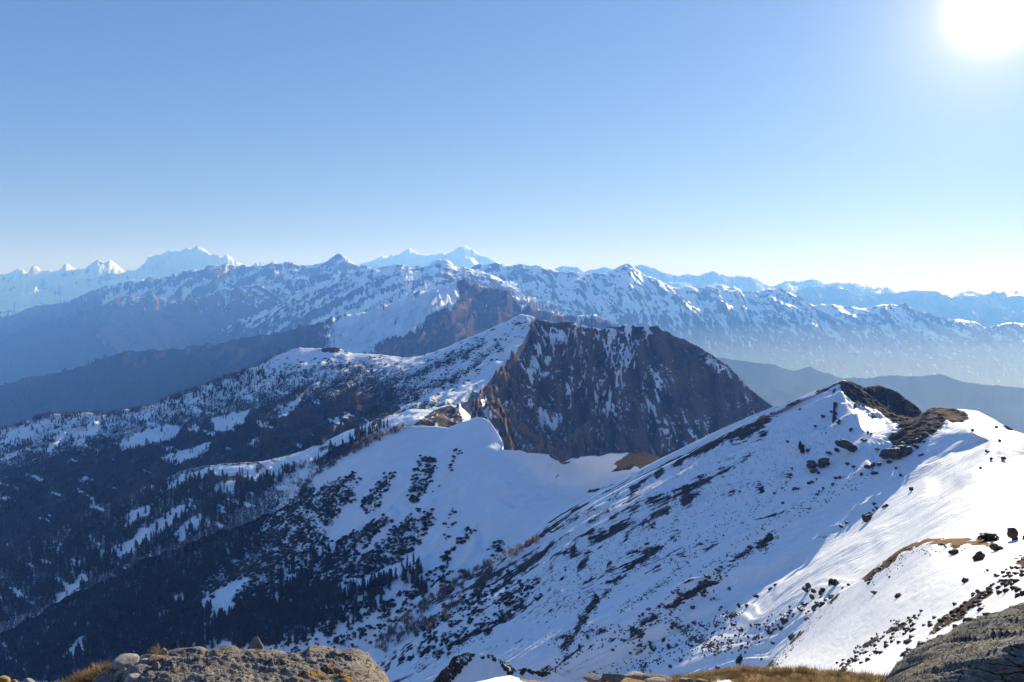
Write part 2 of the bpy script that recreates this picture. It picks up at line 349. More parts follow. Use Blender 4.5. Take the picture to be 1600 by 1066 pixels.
E2 = sheet('brown_spur_range', [Y(cE2, 10300, 10000), [(-150,620,9500),(80,540,9500),(160,510,9300),(300,500,9300),(430,470,9300),(680,500,9200)], [(-150,680,8600),(100,600,8600),(200,560,8500),(340,540,8500),(500,510,8500),(680,540,8400)], [(-150,760,7400),(250,640,7300),(680,620,7200)]],
  560, 110, M_mid, addf(spur(300, 480, 3000, 21, -0.35, gain=0.58, warp=0.7), rough(50, 260, 22, 6)),
  lambda s: (0.42-0.16*s.hp-0.56*sstep(464, 505, s.PY+0.13*(170-s.PX).clip(0, 400)), 0.95*poly(s.PX, s.PY, [(150,525),(195,462),(300,466),(420,450),(470,500),(330,540),(200,565),(160,550)])*1.0, 1.0*sstep(495, 545, s.PY+0.16*(230-s.PX).clip(0, 500))*(1-0.7*poly(s.PX, s.PY, [(150,525),(195,462),(420,450),(470,500),(330,540),(200,565)]))), K=1.6, label='brown spur with thin snow in front of the left range')
cE3 = ext([(304,540),(329,522),(354.7,509.6),(380,499.5),(400,490.6),(433,476.7),(463,456.4),(501,441),(534,433.6),(562,421),(587,417),(602.7,416.4),(615,414.6),(628,413.3),(651,413.8),(668.5,414.6),(676,409.5),(683.7,405.7),(699,408),(714,417),(737,420),(760,428),(800,440)], (200,600), (900,470))
E3 = sheet('middle_range', [Y(cE3, 8800, 9000), [(200,640,8000),(380,530,8000),(480,480,8100),(600,440,8200),(700,440,8200),(900,490,8200)], [(200,690,7200),(400,560,7200),(520,510,7200),(650,470,7200),(780,470,7200),(900,520,7200)], [(200,760,6200),(500,600,6000),(900,620,6000)]],
  560, 125, M_mid, addf(spur(280, 640, 3400, 27, 1.5, gain=0.6, ramp=0.3, warp=0.8), rough(50, 220, 28, 6)),
  lambda s: (0.52-0.17*s.hp-0.42*sstep(490, 550, s.PY)+0.2*poly(s.PX, s.PY, [(560,470),(720,430),(720,450),(600,500)]), 0.55*stroke(s.PX, s.PY, [(590,420),(615,440)], 8)+0.5*poly(s.PX, s.PY, [(655,440),(690,425),(740,430),(745,445),(690,450)]), 0.4*sstep(500, 560, s.PY)), K=1.6, label='snowy middle of the range with dark gullies')
cE4 = ext([(737,418.4),(752,414.6),(775,412.8),(795,414.6),(811.4,412.4),(823,415.5),(838,413),(850.7,419),(866,422),(883.6,424.3),(895,422.6),(911.5,427.6),(942,427.6),(957,421.8),(972,413),(978.6,410),(985,413),(1002.7,427),(1028,437),(1043,444.6),(1056,448.4),(1081,445.4),(1091,449.7),(1101.5,445.4),(1129,444.6),(1147,447),(1162,456),(1185,455.5),(1200,451),(1223,453),(1238,458),(1253,467),(1271,475.7),(1301,475.7),(1326.7,480.8),(1362,479.5),(1387.5,475.7),(1415,474.5),(1428,484.6),(1448,489.7),(1473.6,497),(1504,498.5),(1524,501),(1539.5,508.7),(1559.7,506),(1580,505),(1600,507.4)], (690,440), (1760,520))
E4 = sheet('right_range', [Y(cE4, 9500, 9800, 9800), [(690,470,8800),(900,460,8800),(1000,470,8800),(1200,500,8900),(1450,530,8900),(1760,550,8900)], [(690,510,8250),(900,510,8250),(1050,540,8250),(1250,560,8250),(1450,570,8250),(1760,590,8250)], [(690,620,7500),(1100,640,7500),(1760,650,7500)]],
  720, 125, M_mid, addf(spur(170, 520, 3200, 33, -0.5, gain=0.6, warp=0.7), rough(55, 260, 34, 6)),
  lambda s: (0.50-0.16*s.hp-0.30*sstep(470, 570, s.PY), 0.0, 0.3*sstep(500, 590, s.PY)+0.12), K=1.6, label='pale snowy range behind the haze on the right')
# --- dark wooded hills in the right valley
cH = ext([(1122,558.6),(1155,563.7),(1200,569.5),(1215,573),(1240.5,578),(1266,574.5),(1283.6,581),(1311.5,591),(1339,592),(1377,588.5),(1410,588.5),(1443,588.5),(1466,584.7),(1481,588.5),(1504,597),(1529,600),(1554.7,601),(1580,605),(1600,607)], (1020,560), (1760,615))
H_ = sheet('wooded_hills', [Y(cH, 5200, 4800), [(1020,600,4700),(1300,630,4500),(1760,650,4400)], [(1020,680,4000),(1300,700,3900),(1760,720,3800)], [(1020,860,3000),(1760,880,3000)]], 320, 70, M_hill, addf(spur(130, 420, 1200, 41), rough(16, 110, 42, 5)),
  lambda s: (0.05+0.3*stroke(s.PX, s.PY, [(1560,632),(1590,642)], 14), 0.0, 1.1-0.6*stroke(s.PX, s.PY, [(1560,632),(1590,642)], 14)), K=1.8, label='dark wooded hills in the hazy right valley')
# --- dark blue hill and brown crag
cF = ext([(0,606),(25,595.7),(50.7,588),(76,584.3),(106.4,580.5),(139,570.4),(164.7,560),(185,551.4),(202.7,547.6),(220,549),(240.7,546),(258,547.6),(268.5,543.8),(283.7,546),(306.5,540),(329,541),(354.7,533.7),(380,528.6),(400,524.8),(425,522),(450.7,517),(471,511),(501,504.5),(521.6,498),(544.4,492),(572,488),(582.4,484),(615,474),(643,461.5),(673.6,452.6),(699,443.7),(714,440),(725.5,436),(732,440),(739.5,445),(752,450),(780,451),(795,455),(800,461),(805,468.7),(809,476),(820,477.5),(830,476),(838,482.6),(851,485),(866,489),(883,493),(905,493),(921.6,491.5),(931.7,491.5),(942,499),(990,520)], (-150,640), (1060,560))
SNOWF = [(500,560),(521,500),(572,488),(615,474),(673,452),(714,440),(714,451),(719,461),(711,474),(686,488),(668,494),(663,507),(651,515),(638,522),(620,527),(587,535),(560,560)]
F_ = sheet('brown_crag_ridge', [Y(cF, 4700, 4500, 4400, 4100), [(-150,690,4200),(100,610,4200),(250,575,4100),(400,555,4050),(520,530,4050),(620,505,4050),(690,475,4060),(750,490,4000),(850,520,3850),(1060,600,3700)], [(-150,760,3700),(200,640,3600),(400,595,3550),(520,560,3550),(600,545,3560),(680,530,3560),(780,540,3500),(1060,680,3300)], [(-150,900,2900),(400,700,2900),(700,640,2900),(1060,760,2900)]],
  520, 110, M_crag, addf(spur(120, 150, 900, 47, 0.6, gain=0.58), rough(18, 60, 48, 6, 0.55, 0.6)),
  lambda s: (blur(-0.12*s.hp*sstep(560, 640, s.PX)+0.33*sstep(420, 520, s.PX)*sstep(990, 800, s.PX)+0.62*poly(s.PX+6*fbm(s.PX/9, s.PY/9, 3, 3), s.PY, SNOWF)-0.35*poly(s.PX, s.PY, [(714,440),(800,455),(820,500),(760,560),(590,560),(587,535),(640,522),(670,494),(719,461)])+0.45*stroke(s.PX, s.PY, [(905,494),(935,493)], 10), 1),
             0.45*poly(s.PX, s.PY, [(590,535),(640,522),(672,492),(719,455),(740,450),(760,470),(700,500),(660,540),(600,560)]), 1.0*sstep(580, 440, s.PX)), K=1.8, label='dark hill rising to a brown rock crag')

# --- main mountain: wooded flank on its left, cliff on its right
cGl = [(0,672),(20,666),(45.6,657),(71,648),(101,645.6),(126.7,645.6),(152,644.3),(167,648),(187.5,640.5),(218,638),(243,631.7),(263.5,620),(286,612.7),(314,604),(330,597),(400,573),(425,559),(450.7,549),(466,543.8),(483.6,544.5),(506,543.8),(524,542.5),(537,547.6),(552,552.6),(587.5,554),(620,557.7),(628,559),(653,556.5),(678.6,550),(704,540),(734.4,527),(764.8,514.7),(800,497.5),(812.7,491.5),(825,491.5),(835.5,497)]
GL = [ext(Y(cGl, 2900, 2750, 2620, 2380), (-160,705,2950), (837,498,2375))]
GL += [[(-160,760,2550),(0,715,2520),(150,690,2480),(300,650,2430),(450,600,2380),(600,590,2300),(700,568,2240),(770,545,2190),(806,553,2130)],
  [(-160,830,2200),(0,775,2180),(150,745,2140),(300,705,2090),(450,655,2040),(600,628,1980),(700,603,1930),(750,601,1900),(757,603,1890)],
  [(-160,900,1930),(0,835,1900),(150,800,1880),(300,745,1840),(450,700,1790),(600,652,1740),(680,637,1700),(712,630,1680),(722,628,1670)],
  [(-160,990,1700),(0,920,1680),(150,870,1660),(300,800,1640),(450,745,1600),(600,690,1560),(680,660,1520),(712,650,1500),(722,648,1490)]]
SC_G = [[(700,600),(740,575),(790,535),(815,505)], [(560,600),(640,590),(700,565),(750,540)], [(620,620),(690,600),(740,575)], [(430,590),(500,575),(580,572)], [(480,610),(560,605),(640,615)], [(420,640),(500,640),(600,630)]]
def coverG(s):
    PX, PY = s.PX, s.PY
    sn = 0.70-0.12*sstep(640, 700, PY)
    sc = 0.0*PX
    for k in SC_G: sc = np.maximum(sc, 0.62*stroke(PX, PY, k, 17))
    sn = sn - 0.9*stroke(PX, PY, [(440,545),(500,552),(560,556),(640,560)], 5)*0
    for k in ([(500,546),(530,545),(552,553)], [(655,640),(700,634),(722,630)]): sn = sn-0.8*bstroke(PX, PY, k, 7, 3)
    dn = 0.5*sstep(600, 720, PY+0.25*(PX-300))*sstep(780, 560, PX)
    sc = np.maximum(sc, (dn*1.35+0.22*sstep(700, 420, PX))*(1-0.85*glade(PX, PY))+0.10)
    for pl in CLEAR: 
        q = blur(poly(PX+9*fbm(PX/12, PY/9, 4, 9, 0.6), PY+5*fbm(PX/9, PY/9, 3, 10), pl), 1); sn = sn+0.3*q; sc = sc*(1-q)
    return blur(sn, 1), 0.0, sc
CLEAR = [[(180,692),(215,678),(262,663),(280,668),(275,685),(235,693),(190,702)], [(108,684),(148,664),(152,672),(128,690)], [(0,690),(30,668),(75,655),(70,668),(30,690)], [(425,640),(470,622),(460,640),(440,652)], [(70,695),(95,680),(98,690),(75,706)], [(400,575),(440,552),(500,548),(520,560),(480,575),(420,590)], [(330,655),(390,640),(380,660),(340,676)], [(250,715),(330,690),(325,705),(270,728)],
  [(612,648),(700,600),(756,598),(806,552),(830,500),(815,500),(780,540),(740,580),(690,612),(640,636)]]
G1 = sheet('wooded_flank', GL, 480, 150, M_flank, addf(spur(34, 150, 420, 51, 0.7, ramp=0.4), rough(6, 45, 52, 5)), coverG, label='shaded left flank of the main mountain with scattered trees')
cGr = [(835.5,497),(848,501),(866,503),(883.6,501.6),(893.7,504),(906,506.7),(914,510.5),(931.7,513),(942,514),(952,510.5),(967,510.5),(987.5,508.7),(1008,510.5),(1020,510.5),(1026.7,508.4),(1033,514),(1043,519),(1066,529.5),(1089,539.6),(1104,549.7),(1121.7,560),(1139.5,572.5),(1149.6,585),(1165,600),(1180,613),(1192.7,624.5),(1205,632),(1240,668)]
GR = [Y(cGr, 2375, 2330, 2280, 2160),
  [(806,553,2130),(850,565,2170),(900,572,2200),(960,578,2200),(1020,572,2200),(1070,585,2190),(1110,600,2170),(1150,625,2150),(1185,655,2130),(1240,720,2080)],
  [(757,603,1890),(800,640,1950),(860,655,2010),(930,660,2050),(1000,655,2060),(1060,660,2060),(1110,675,2050),(1150,695,2030),(1190,730,2000),(1240,790,1960)],
  [(722,628,1670),(760,680,1650),(830,715,1780),(910,735,1860),(1000,735,1890),(1060,735,1900),(1120,750,1880),(1240,850,1840)],
  [(722,660,1480),(770,745,1400),(840,800,1500),(920,830,1600),(1000,840,1650),(1240,920,1650)]]
def coverC(s):
    PX, PY = s.PX, s.PY
    sn = 0.36+0.14*sstep(600, 510, PY)-0.20*sstep(640, 720, PY)
    for k, r, a in (([(985,515),(975,560),(960,600),(950,640)], 14, .35), ([(1010,515),(1000,540),(985,570)], 14, .3), ([(955,520),(950,560),(960,590)], 10, .3), ([(1020,580),(1030,600),(1022,640)], 12, .35), ([(845,540),(830,580),(828,605)], 10, .3), ([(868,530),(858,560),(850,590)], 10, .3), ([(893,590),(885,620),(888,640)], 8, .35), ([(820,620),(840,640),(850,660)], 10, .35), ([(848,640),(868,665)], 8, .35), ([(1110,560),(1140,590),(1150,610)], 10, .35), ([(1080,590),(1085,620)], 9, .25), ([(1035,650),(1045,680)], 9, .3), ([(1080,675),(1090,700)], 8, .35), ([(880,520),(885,560)], 9, .25), ([(760,640),(775,652)], 7, .5), ([(745,622),(760,632)], 6, .5), ([(700,650),(735,645)], 6, .45)):
        sn = sn+a*1.2*stroke(PX, PY, k, r)
    for k, r in (([(1026,510),(1020,540),(1005,570),(985,610)], 12), ([(1045,530),(1075,570),(1090,640)], 22), ([(835,500),(822,545),(806,556),(790,575),(765,590),(757,603)], 14), ([(757,603),(780,635),(815,665),(850,692)], 14), ([(740,625),(700,650)], 10), ([(905,640),(900,700)], 20)):
        sn = sn-0.35*stroke(PX, PY, k, r)
    gr = 0.75*stroke(PX, PY, [(757,603),(768,620),(790,636),(816,668),(850,692)], 6)+0.4*stroke(PX, PY, [(850,640),(880,665),(900,690)], 4)+0.5*stroke(PX, PY, [(835,500),(822,545),(800,568),(770,588)], 7)+0.3*sstep(640, 700, PY)  # sunlit brown of the left ribs painted in; grass lower down
    sc = 0.22*sstep(640, 720, PY)+0.10
    return blur(sn, 1), gr, sc
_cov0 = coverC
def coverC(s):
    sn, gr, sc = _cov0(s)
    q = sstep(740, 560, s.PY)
    return sn-0.26*s.hp*(0.4+0.6*q)+0.02, gr+0.4*s.hp.clip(0, 2)*sstep(1020, 820, s.PX), sc           # snow lies in the gullies, bare left ribs tinted brown as if sunlit
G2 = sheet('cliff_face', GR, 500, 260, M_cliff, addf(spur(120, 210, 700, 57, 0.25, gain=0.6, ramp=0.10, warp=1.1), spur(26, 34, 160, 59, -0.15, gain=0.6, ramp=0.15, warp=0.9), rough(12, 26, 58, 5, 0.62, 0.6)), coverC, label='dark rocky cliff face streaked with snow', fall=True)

# --- spur with the sunlit snow band and the pine belt
MEADOW = [[(255,757),(330,728),(400,725),(395,740),(330,742),(262,764)], [(375,746),(450,716),(505,696),(520,700),(470,728),(400,752),(375,752)], [(150,868),(205,843),(265,797),(300,785),(255,830),(200,865),(158,872)], [(185,810),(240,785),(235,800),(195,825)], [(75,940),(130,895),(135,905),(100,935)], [(270,835),(310,800),(320,815),(285,845)], [(330,760),(375,748),(365,765),(340,772)], [(45,975),(95,935),(98,945),(60,965)]]
def FORR(s):
    q = 0.66*sstep(520, 400, s.PX)*(1-0.85*glade(s.PX, s.PY))
    for p in MEADOW: q = q*(1-blur(poly(s.PX+9*fbm(s.PX/12, s.PY/9, 4, 9, 0.6), s.PY+5*fbm(s.PX/9, s.PY/9, 3, 10), p), 2))
    return q
cR2 = ext([(0,866),(40,846),(76,832),(152,795),(200,775),(223,762),(253,752),(279,737),(322,727),(400,722),(451,712),(484,700),(506,690),(532,678),(565,666),(588,655),(615,648),(641,640),(674,638),(704,633),(718,634)], (-160,925), (735,650))
R2 = sheet('snow_band_spur', [Y(cR2, 1720, 1640, 1560), [(-160,985,1590),(0,915,1580),(150,850,1550),(250,805,1530),(350,775,1500),(430,752,1480),(510,715,1450),(590,682,1430),(650,664,1420),(735,664,1410)], [(-160,1060,1450),(0,990,1440),(150,910,1420),(250,865,1400),(350,830,1380),(430,800,1370),(520,750,1350),(600,705,1340),(735,690,1330)]],
  460, 110, M_slope, addf(spur(14, 80, 240, 61, 0.4, ramp=0.5), rough(4, 34, 62, 5)),
  lambda s: (0.82-0.5*stroke(s.PX, s.PY, [(585,662),(600,650)], 9)-0.5*stroke(s.PX, s.PY, [(500,702),(510,699)], 7)-0.5*poly(s.PX, s.PY, [(645,664),(680,640),(704,633),(718,640),(725,665),(690,670)])-0.5*poly(s.PX, s.PY, [(490,722),(530,695),(560,685),(545,705),(500,730)]),
             0.6*stroke(s.PX, s.PY, [(650,660),(690,650)], 20)+0.5*stroke(s.PX, s.PY, [(500,702),(510,699)], 8)+0.5*stroke(s.PX, s.PY, [(585,662),(600,650)], 9), FORR(s)+0.55*poly(s.PX, s.PY, [(490,722),(530,695),(600,672),(560,700),(500,735)])), back=(0.2, 0.75, 10), label='low spur carrying a sunlit band of snow')

# --- saddle with the snow dome and its shaded slope
cS = ext([(0,985),(100,940),(150,920),(228,872),(329,832),(400,815),(425,797.6),(450.7,774.8),(471,762),(496,742),(521.6,724),(541.9,711.5),(562,693.7),(587.5,683.6),(602.7,676),(623,667),(645.7,666),(670,666.6),(689,666.6),(700.6,669),(717.5,661.5),(731,656.5),(744.5,651.7),(756,653),(766.5,660),(775,673),(785,690),(786.7,695),(784,702),(795,703.7),(812,703.7),(824,708),(835.7,708),(852.6,709.6),(862.7,710.5),(881,721.6),(896,714),(926.7,712.7),(964.7,715),(982,712),(1007.7,712.7),(1028,719),(1045.7,728)], (-160,1060), (1110,770))
SD = [Y(cS, 1520, 1420, 1350, 1280, 1120, 960, 930),
  [(-160,1110,1380),(0,1040,1360),(100,990,1350),(228,930,1320),(329,890,1290),(400,860,1260),(470,825,1230),(550,785,1200),(640,745,1170),(720,722,1140),(790,735,1060),(870,765,980),(930,765,940),(1000,755,915),(1110,800,880)],
  [(-160,1170,1200),(0,1090,1190),(100,1040,1180),(200,985,1160),(300,945,1120),(400,920,1080),(500,895,1050),(600,860,1020),(700,835,980),(780,825,930),(850,815,890),(920,805,860),(1110,850,820)],
  [(-160,1230,1050),(0,1150,1040),(150,1090,1010),(250,1040,985),(350,1000,960),(450,970,930),(550,945,905),(650,920,885),(720,905,868),(800,885,850),(900,860,830),(1110,900,790)],
  [(-160,1320,900),(100,1200,880),(300,1110,860),(500,1060,840),(650,1020,825),(760,980,810),(900,940,800),(1110,960,780)]]
SHRUB = [([(476,761),(551,759),(555,780),(532,800),(510,818),(500,834),(533,842),(520,870),(470,900),(400,930),(330,950),(300,900),(380,840),(430,795)], .75), ([(515,752),(550,736),(562,748),(530,760)], .4), ([(557,790),(580,765),(600,740),(618,738),(612,752),(595,775),(590,795),(570,803)], .8), ([(630,775),(640,755),(650,730),(655,712),(680,715),(678,735),(670,755),(660,775),(650,785),(632,780)], .65),
  ([(520,850),(560,825),(605,803),(612,808),(595,825),(575,850),(540,880),(500,900)], .9), ([(612,825),(640,800),(660,790),(675,795),(660,810),(640,830),(600,850),(580,850)], .6), ([(600,852),(640,818),(672,793),(678,797),(668,830),(650,855),(620,880),(570,900),(520,915),(480,935),(520,890)], .92), ([(690,872),(735,825),(742,822),(738,840),(715,855),(692,878)], .85), ([(755,858),(775,843),(795,850),(790,865),(762,868)], .4), ([(672,762),(700,722),(720,690),(724,700),(700,740),(680,775)], .12), ([(690,840),(705,790),(712,800),(700,845)], .25),
  ([(480,880),(520,860),(500,900),(440,930),(420,920)], .8), ([(0,990),(130,930),(230,885),(330,842),(410,815),(300,905),(330,945),(200,1066),(0,1066)], .95), ([(330,1000),(400,950),(520,925),(560,935),(480,985),(420,1010)], .9), ([(690,910),(720,885),(735,890),(700,925)], .5)]
SNOWPOLY = [[(300,948),(335,925),(375,903),(395,905),(370,925),(345,965),(335,972),(325,950)], [(560,915),(640,880),(660,878),(620,905),(575,935)], [(430,915),(455,895),(470,900),(450,918)], [(505,835),(540,800),(560,790),(540,830),(520,850)], [(95,1030),(120,1000),(135,985),(130,1010),(110,1035)]]
def shr(PX, PY):
    w = 3.5*fbm(PX/10, PY/10, 4, 71); sc = 0*PX
    for pl, a in SHRUB: sc = np.maximum(sc, a*poly(PX+w, PY-w*0.6, pl))
    for pl in SNOWPOLY: sc = sc*(1-poly(PX+w, PY, pl))
    return sc
def coverS(s):
    sc = blur(shr(s.PX, s.PY)*(1-0.8*glade(s.PX, s.PY)*sstep(860, 900, s.PY)), 1)
    PX, PY = s.PX, s.PY
    ed = [(744,652),(766,658),(777,673),(788,692),(786,702)]
    gr = 0.9*poly(PX, PY, [(960,724),(985,706),(1015,706),(1060,732),(1030,745),(1000,735),(990,725),(965,735)])+0.8*stroke(PX, PY, [(858,711),(868,716),(880,722)], 6)+0.7*stroke(PX, PY, [(885,716),(915,713)], 4)+0.4*stroke(PX, PY, [(835,735),(870,726),(890,722)], 3)
    sn = 1.0-0.9*gr-0.4*stroke(PX, PY, [(885,724),(900,718)], 5)-0.55*stroke(PX, PY, [(840,775),(860,752),(875,740)], 4)-0.75*stroke(PX, PY, [(920,768),(950,762),(982,757)], 5)
    sn = sn-0.6*poly(PX, PY, [(985,722),(1000,725),(985,735),(950,738)])
    return blur(sn, 1), gr, sc*(0.42+0.32*sstep(820, 930, PY+0.25*(400-PX).clip(-400, 400)))
GUL = [[(500,905),(560,860),(612,805)], [(520,920),(600,865),(676,792)], [(620,965),(690,920),(740,870),(742,822)], [(250,1010),(330,985),(450,955),(552,930),(600,905)], [(330,965),(390,915),(480,860)]]
def dispS(X, U, V, PX, PY):
    d = addf(spur(10, 55, 260, 65, 0.9, ramp=0.6), rough(2.5, 24, 66, 5))(X, U, V, PX, PY)
    for g_ in GUL: d = d+9*stroke(PX, PY, g_, 16)**1.5
    d = d*sstep(1080, 700, PX)*0.75+d*0.25
    d = d+6*stroke(PX, PY, [(955,717),(1022,719)], 20)*np.where(V < 0, 0.4, 1)
    d = d+7*stroke(PX, PY, [(760,778),(788,762)], 13)+9*stroke(PX, PY, [(760,818),(786,798)], 20)
    return d
SS = sheet('snow_dome_saddle', SD, 500, 190, M_slope, dispS, coverS, back=(0.12, 1.0, 12), label='shaded snow dome and saddle dotted with shrubs')

# --- big right slope
def pl(px, py, b=0.0, c=-281, a=0.60):
    r = (px-CX)/F; s_ = un(px, py, 1.0)[2]
    return (px, py, c/(s_-a*r-b))
cR = [(520,1085,850),(560,1042,848),(590,1015,845),(653,958,843),(727,905,840),(754,882,835),(800,867,828),(838,843,820),(871,828,810),(901,810,800),(926,795,790),(977,765,777),(1018,746,768),(1046,729,760),(1073,711,752),(1104,694,745),(1129,678,740),(1155,666,733),(1180,653,726),(1200,648,720),(1225,634,715),(1250,622,710),(1276,613,706),(1294,605,703),(1309,597,700),(1318,594,698),(1332,599,690),(1344,607,684),(1360,620,672),(1380,634,655),(1400,647,638),(1425,655,622),(1440,645,615),(1452,638,610),(1466,638,605),(1491,638,600),(1529,643,590),(1555,656,582),(1580,671,575),(1600,678,570),(1720,735,545)]
RR = [cR,
  [pl(480,1120),pl(560,1060),pl(620,1012),pl(700,960),pl(800,900),pl(900,836),pl(1000,785),pl(1100,738),pl(1200,698),pl(1300,665),pl(1400,690),pl(1480,675),(1600,700,430),(1720,750,410)],
  [pl(480,1150),pl(600,1066),pl(700,1000),pl(800,945),pl(900,895),pl(1000,850),pl(1100,805),pl(1200,765),pl(1300,730),pl(1380,722),pl(1440,708),pl(1495,690),(1600,715,405),(1720,755,380)],
  [pl(480,1190),pl(600,1130),pl(700,1090),pl(850,1040),pl(1000,980),pl(1100,935),pl(1200,890),pl(1337,803),pl(1408,760),pl(1479,722),pl(1517,700),(1600,728,375),(1720,760,350)],
  [(480,1240,640),(700,1150,570),(900,1090,490),(1000,1045,455),(1100,995,425),(1200,940,395),(1300,880,362),(1400,840,337),(1500,800,289),(1600,775,270),(1720,780,255)],
  [(480,1330,560),(700,1230,480),(900,1170,430),(1000,1130,380),(1100,1080,340),(1200,1025,295),(1300,960,245),(1400,900,215),(1500,865,190),(1600,850,170),(1720,850,155)],
  [(480,1500,330),(800,1350,270),(1000,1270,240),(1200,1160,190),(1400,1010,150),(1600,930,120),(1720,910,115)]]
BANDS = [([(1205,652),(1130,688),(1073,716),(1030,740),(985,768)], 7, .85), ([(1204,670),(1150,690),(1100,715),(1060,738)], 11, .55), ([(1180,705),(1130,735),(1085,765),(1040,795),(1000,820)], 6, .6), ([(1000,765),(960,790),(900,828),(850,858),(800,890)], 5, .5), ([(1330,645),(1290,650),(1250,640)], 4, .35),
  ([(1060,830),(1020,862),(980,890),(945,925),(905,965)], 5, .7), ([(1180,850),(1140,880),(1110,912),(1060,940),(1020,970),(990,985)], 7, .8), ([(1200,840),(1190,852)], 8, .9), ([(1075,880),(1040,905),(1000,935),(970,952)], 4, .55), ([(930,940),(900,985),(880,1010)], 7, .7), ([(1030,960),(1060,980),(1100,1000),(1120,1012)], 9, .55), ([(990,985),(1010,1010),(1000,1040)], 10, .6), ([(1150,960),(1110,975),(1080,1000)], 6, .6), ([(860,1000),(920,985),(985,985)], 6, .5),
  ([(840,1060),(900,1020),(960,1000)], 6, .6), ([(700,945),(760,905),(810,880),(830,868)], 9, .6), ([(640,985),(700,945)], 14, .45), ([(820,930),(870,895),(920,860)], 3, .5), ([(1000,830),(960,855),(900,895)], 3, .4), ([(800,940),(840,905),(830,915)], 6, .5), ([(700,1020),(760,975),(830,935)], 4, .5), ([(650,1040),(700,1010),(760,990)], 6, .45)]
def coverR(s):
    PX, PY = s.PX, s.PY
    sn = 0*PX+1.0
    zone_ = (1-s.V/400).clip(0, 1)*sstep(1340, 1180, PX)
    st = fbm(s.V/7.0, s.U/170.0, 4, 83, 0.6)+0.5*fbm(s.V/30.0, s.U/300.0, 2, 84)
    sq = sstep(-0.02, 0.45, st)*sstep(-0.5, 0.1, fbm(s.V/60.0, s.U/140.0, 3, 85)); sn = sn-(0.28+0.85*zone_)*sq
    n = fbm(PX/14, PY/14, 4, 81)
    for q, (k, r, a) in enumerate(BANDS): sn = sn-a*1.1*bstroke(PX, PY, k, r*1.3, q % 7)*(0.55 if q < 2 else 1.0)
    gr = 0.8*bstroke(PX, PY, [(1190,655),(1250,624),(1300,604)], 9, 6)+0.9*poly(PX, PY, [(1440,636),(1490,637),(1512,645),(1515,655),(1490,662),(1478,655),(1462,645)])+0.5*stroke(PX, PY, [(1529,645),(1560,660),(1600,680)], 4)+0.35*stroke(PX, PY, [(990,985),(1060,940),(1110,910)], 8)+0.7*bstroke(PX, PY, [(1200,652),(1120,692),(1046,731),(960,777),(838,845)], 7)+0.7*bstroke(PX, PY, [(830,868),(727,906),(640,975)], 9)
    gr = np.maximum(gr, 0.55*sq*zone_)
    rk = poly(PX+3*n, PY, [(1308,596),(1330,596),(1360,614),(1395,640),(1425,650),(1450,640),(1480,655),(1470,670),(1440,690),(1400,700),(1385,685),(1410,668),(1395,660),(1370,640),(1345,634),(1320,618)])
    sn = sn-1.0*blur(rk, 2)-0.9*gr
    sn = sn-0.10*sstep(1350, 900, PX)
    gr = gr*(1-0.6*rk)*(0.75+0.9*n)
    return blur(sn, 1), gr, 0.12*sstep(860, 700, PX)+0.3*stroke(PX, PY, [(830,868),(727,906),(640,975)], 12)
RIBS = [([(1517,691),(1479,722),(1408,760),(1377,783),(1337,803),(1290,840),(1200,895)], 13, 1.0), ([(1357,732),(1327,755),(1276,783),(1200,826),(1150,862),(1080,915),(1000,985)], 11, 1.0), ([(1450,770),(1420,793),(1382,818),(1352,848),(1300,875),(1200,930),(1120,960)], 12, 0.9), ([(1310,625),(1260,655),(1200,700),(1120,755),(1040,810),(940,885),(850,960)], 10, 0.9), ([(1240,700),(1180,745),(1100,800),(1000,860),(930,915),(880,950)], 9, 0.9),
  ([(1340,650),(1300,680),(1250,725),(1200,770),(1130,825),(1050,880)], 9, 0.7), ([(1200,660),(1100,725),(1020,775),(930,835),(840,905),(760,965)], 8, 0.9), ([(1570,760),(1500,780),(1440,810),(1380,850)], 12, 0.5), ([(1600,700),(1560,705),(1530,730),(1500,745)], 9, 0.8), ([(1130,975),(1060,1000),(1000,1030),(930,1060)], 10, 0.9), ([(1200,1000),(1150,1010),(1080,1022),(1020,1030)], 9, 0.8), ([(1250,955),(1180,985),(1110,1000)], 8, 0.7)]
RIBS += [([(x_+d_*0.35, y_+d_) for x_, y_ in [(1310,600),(1200,650),(1104,696),(1018,748),(926,797),(850,838)]], r_, 1.3) for d_, r_ in ((9, 5), (22, 6), (38, 7), (58, 8))]
def dispR(X, U, V, PX, PY):
    x, y = X[..., 0], X[..., 1]
    w = 5*fbm(PX/60, PY/60, 3, 92)
    m = np.where(V < 0, 0.0, (V/40).clip(0, 1))
    d = 0*x
    for k, r, a in RIBS:
        q = stroke(PX+w, PY+w, k, r*1.7); d = d+a*m*(q**1.25)*(y*r/F)*0.75
    vv = V+6*fbm(x/90, y/90, 3, 90)
    left = sstep(1420, 1150, PX)
    d = d+m*left*(7.0*(ridged(vv/44.0, x/700, 3, 91, 0.5)-0.4)+2.0*fbm(vv/10.0, x/160, 4, 93, 0.6))
    d = d+m*(1-left)*(2.4*fbm(x/70, y/60, 3, 97)+0.5*fbm(x/30+y/40, y/14-x/20, 3, 98))
    rk = poly(PX+4*fbm(PX/9, PY/9, 3, 99), PY, [(1306,597),(1332,598),(1360,618),(1395,640),(1425,650),(1450,636),(1512,642),(1515,658),(1490,664),(1470,672),(1440,692),(1385,705),(1360,720),(1350,700),(1395,672),(1345,640),(1318,620)])
    d = d+blur(rk, 2)*(3.2*fbm(x/16, y/16, 5, 101, 0.62)+1.5*ridged(x/9, y/14, 3, 102)+1.6*fbm(x/4.5, y/4.5, 4, 108, 0.6)-0.6)
    return d+0.22*fbm(x/5, y/5, 4, 96)*(0.2+0.8*m)
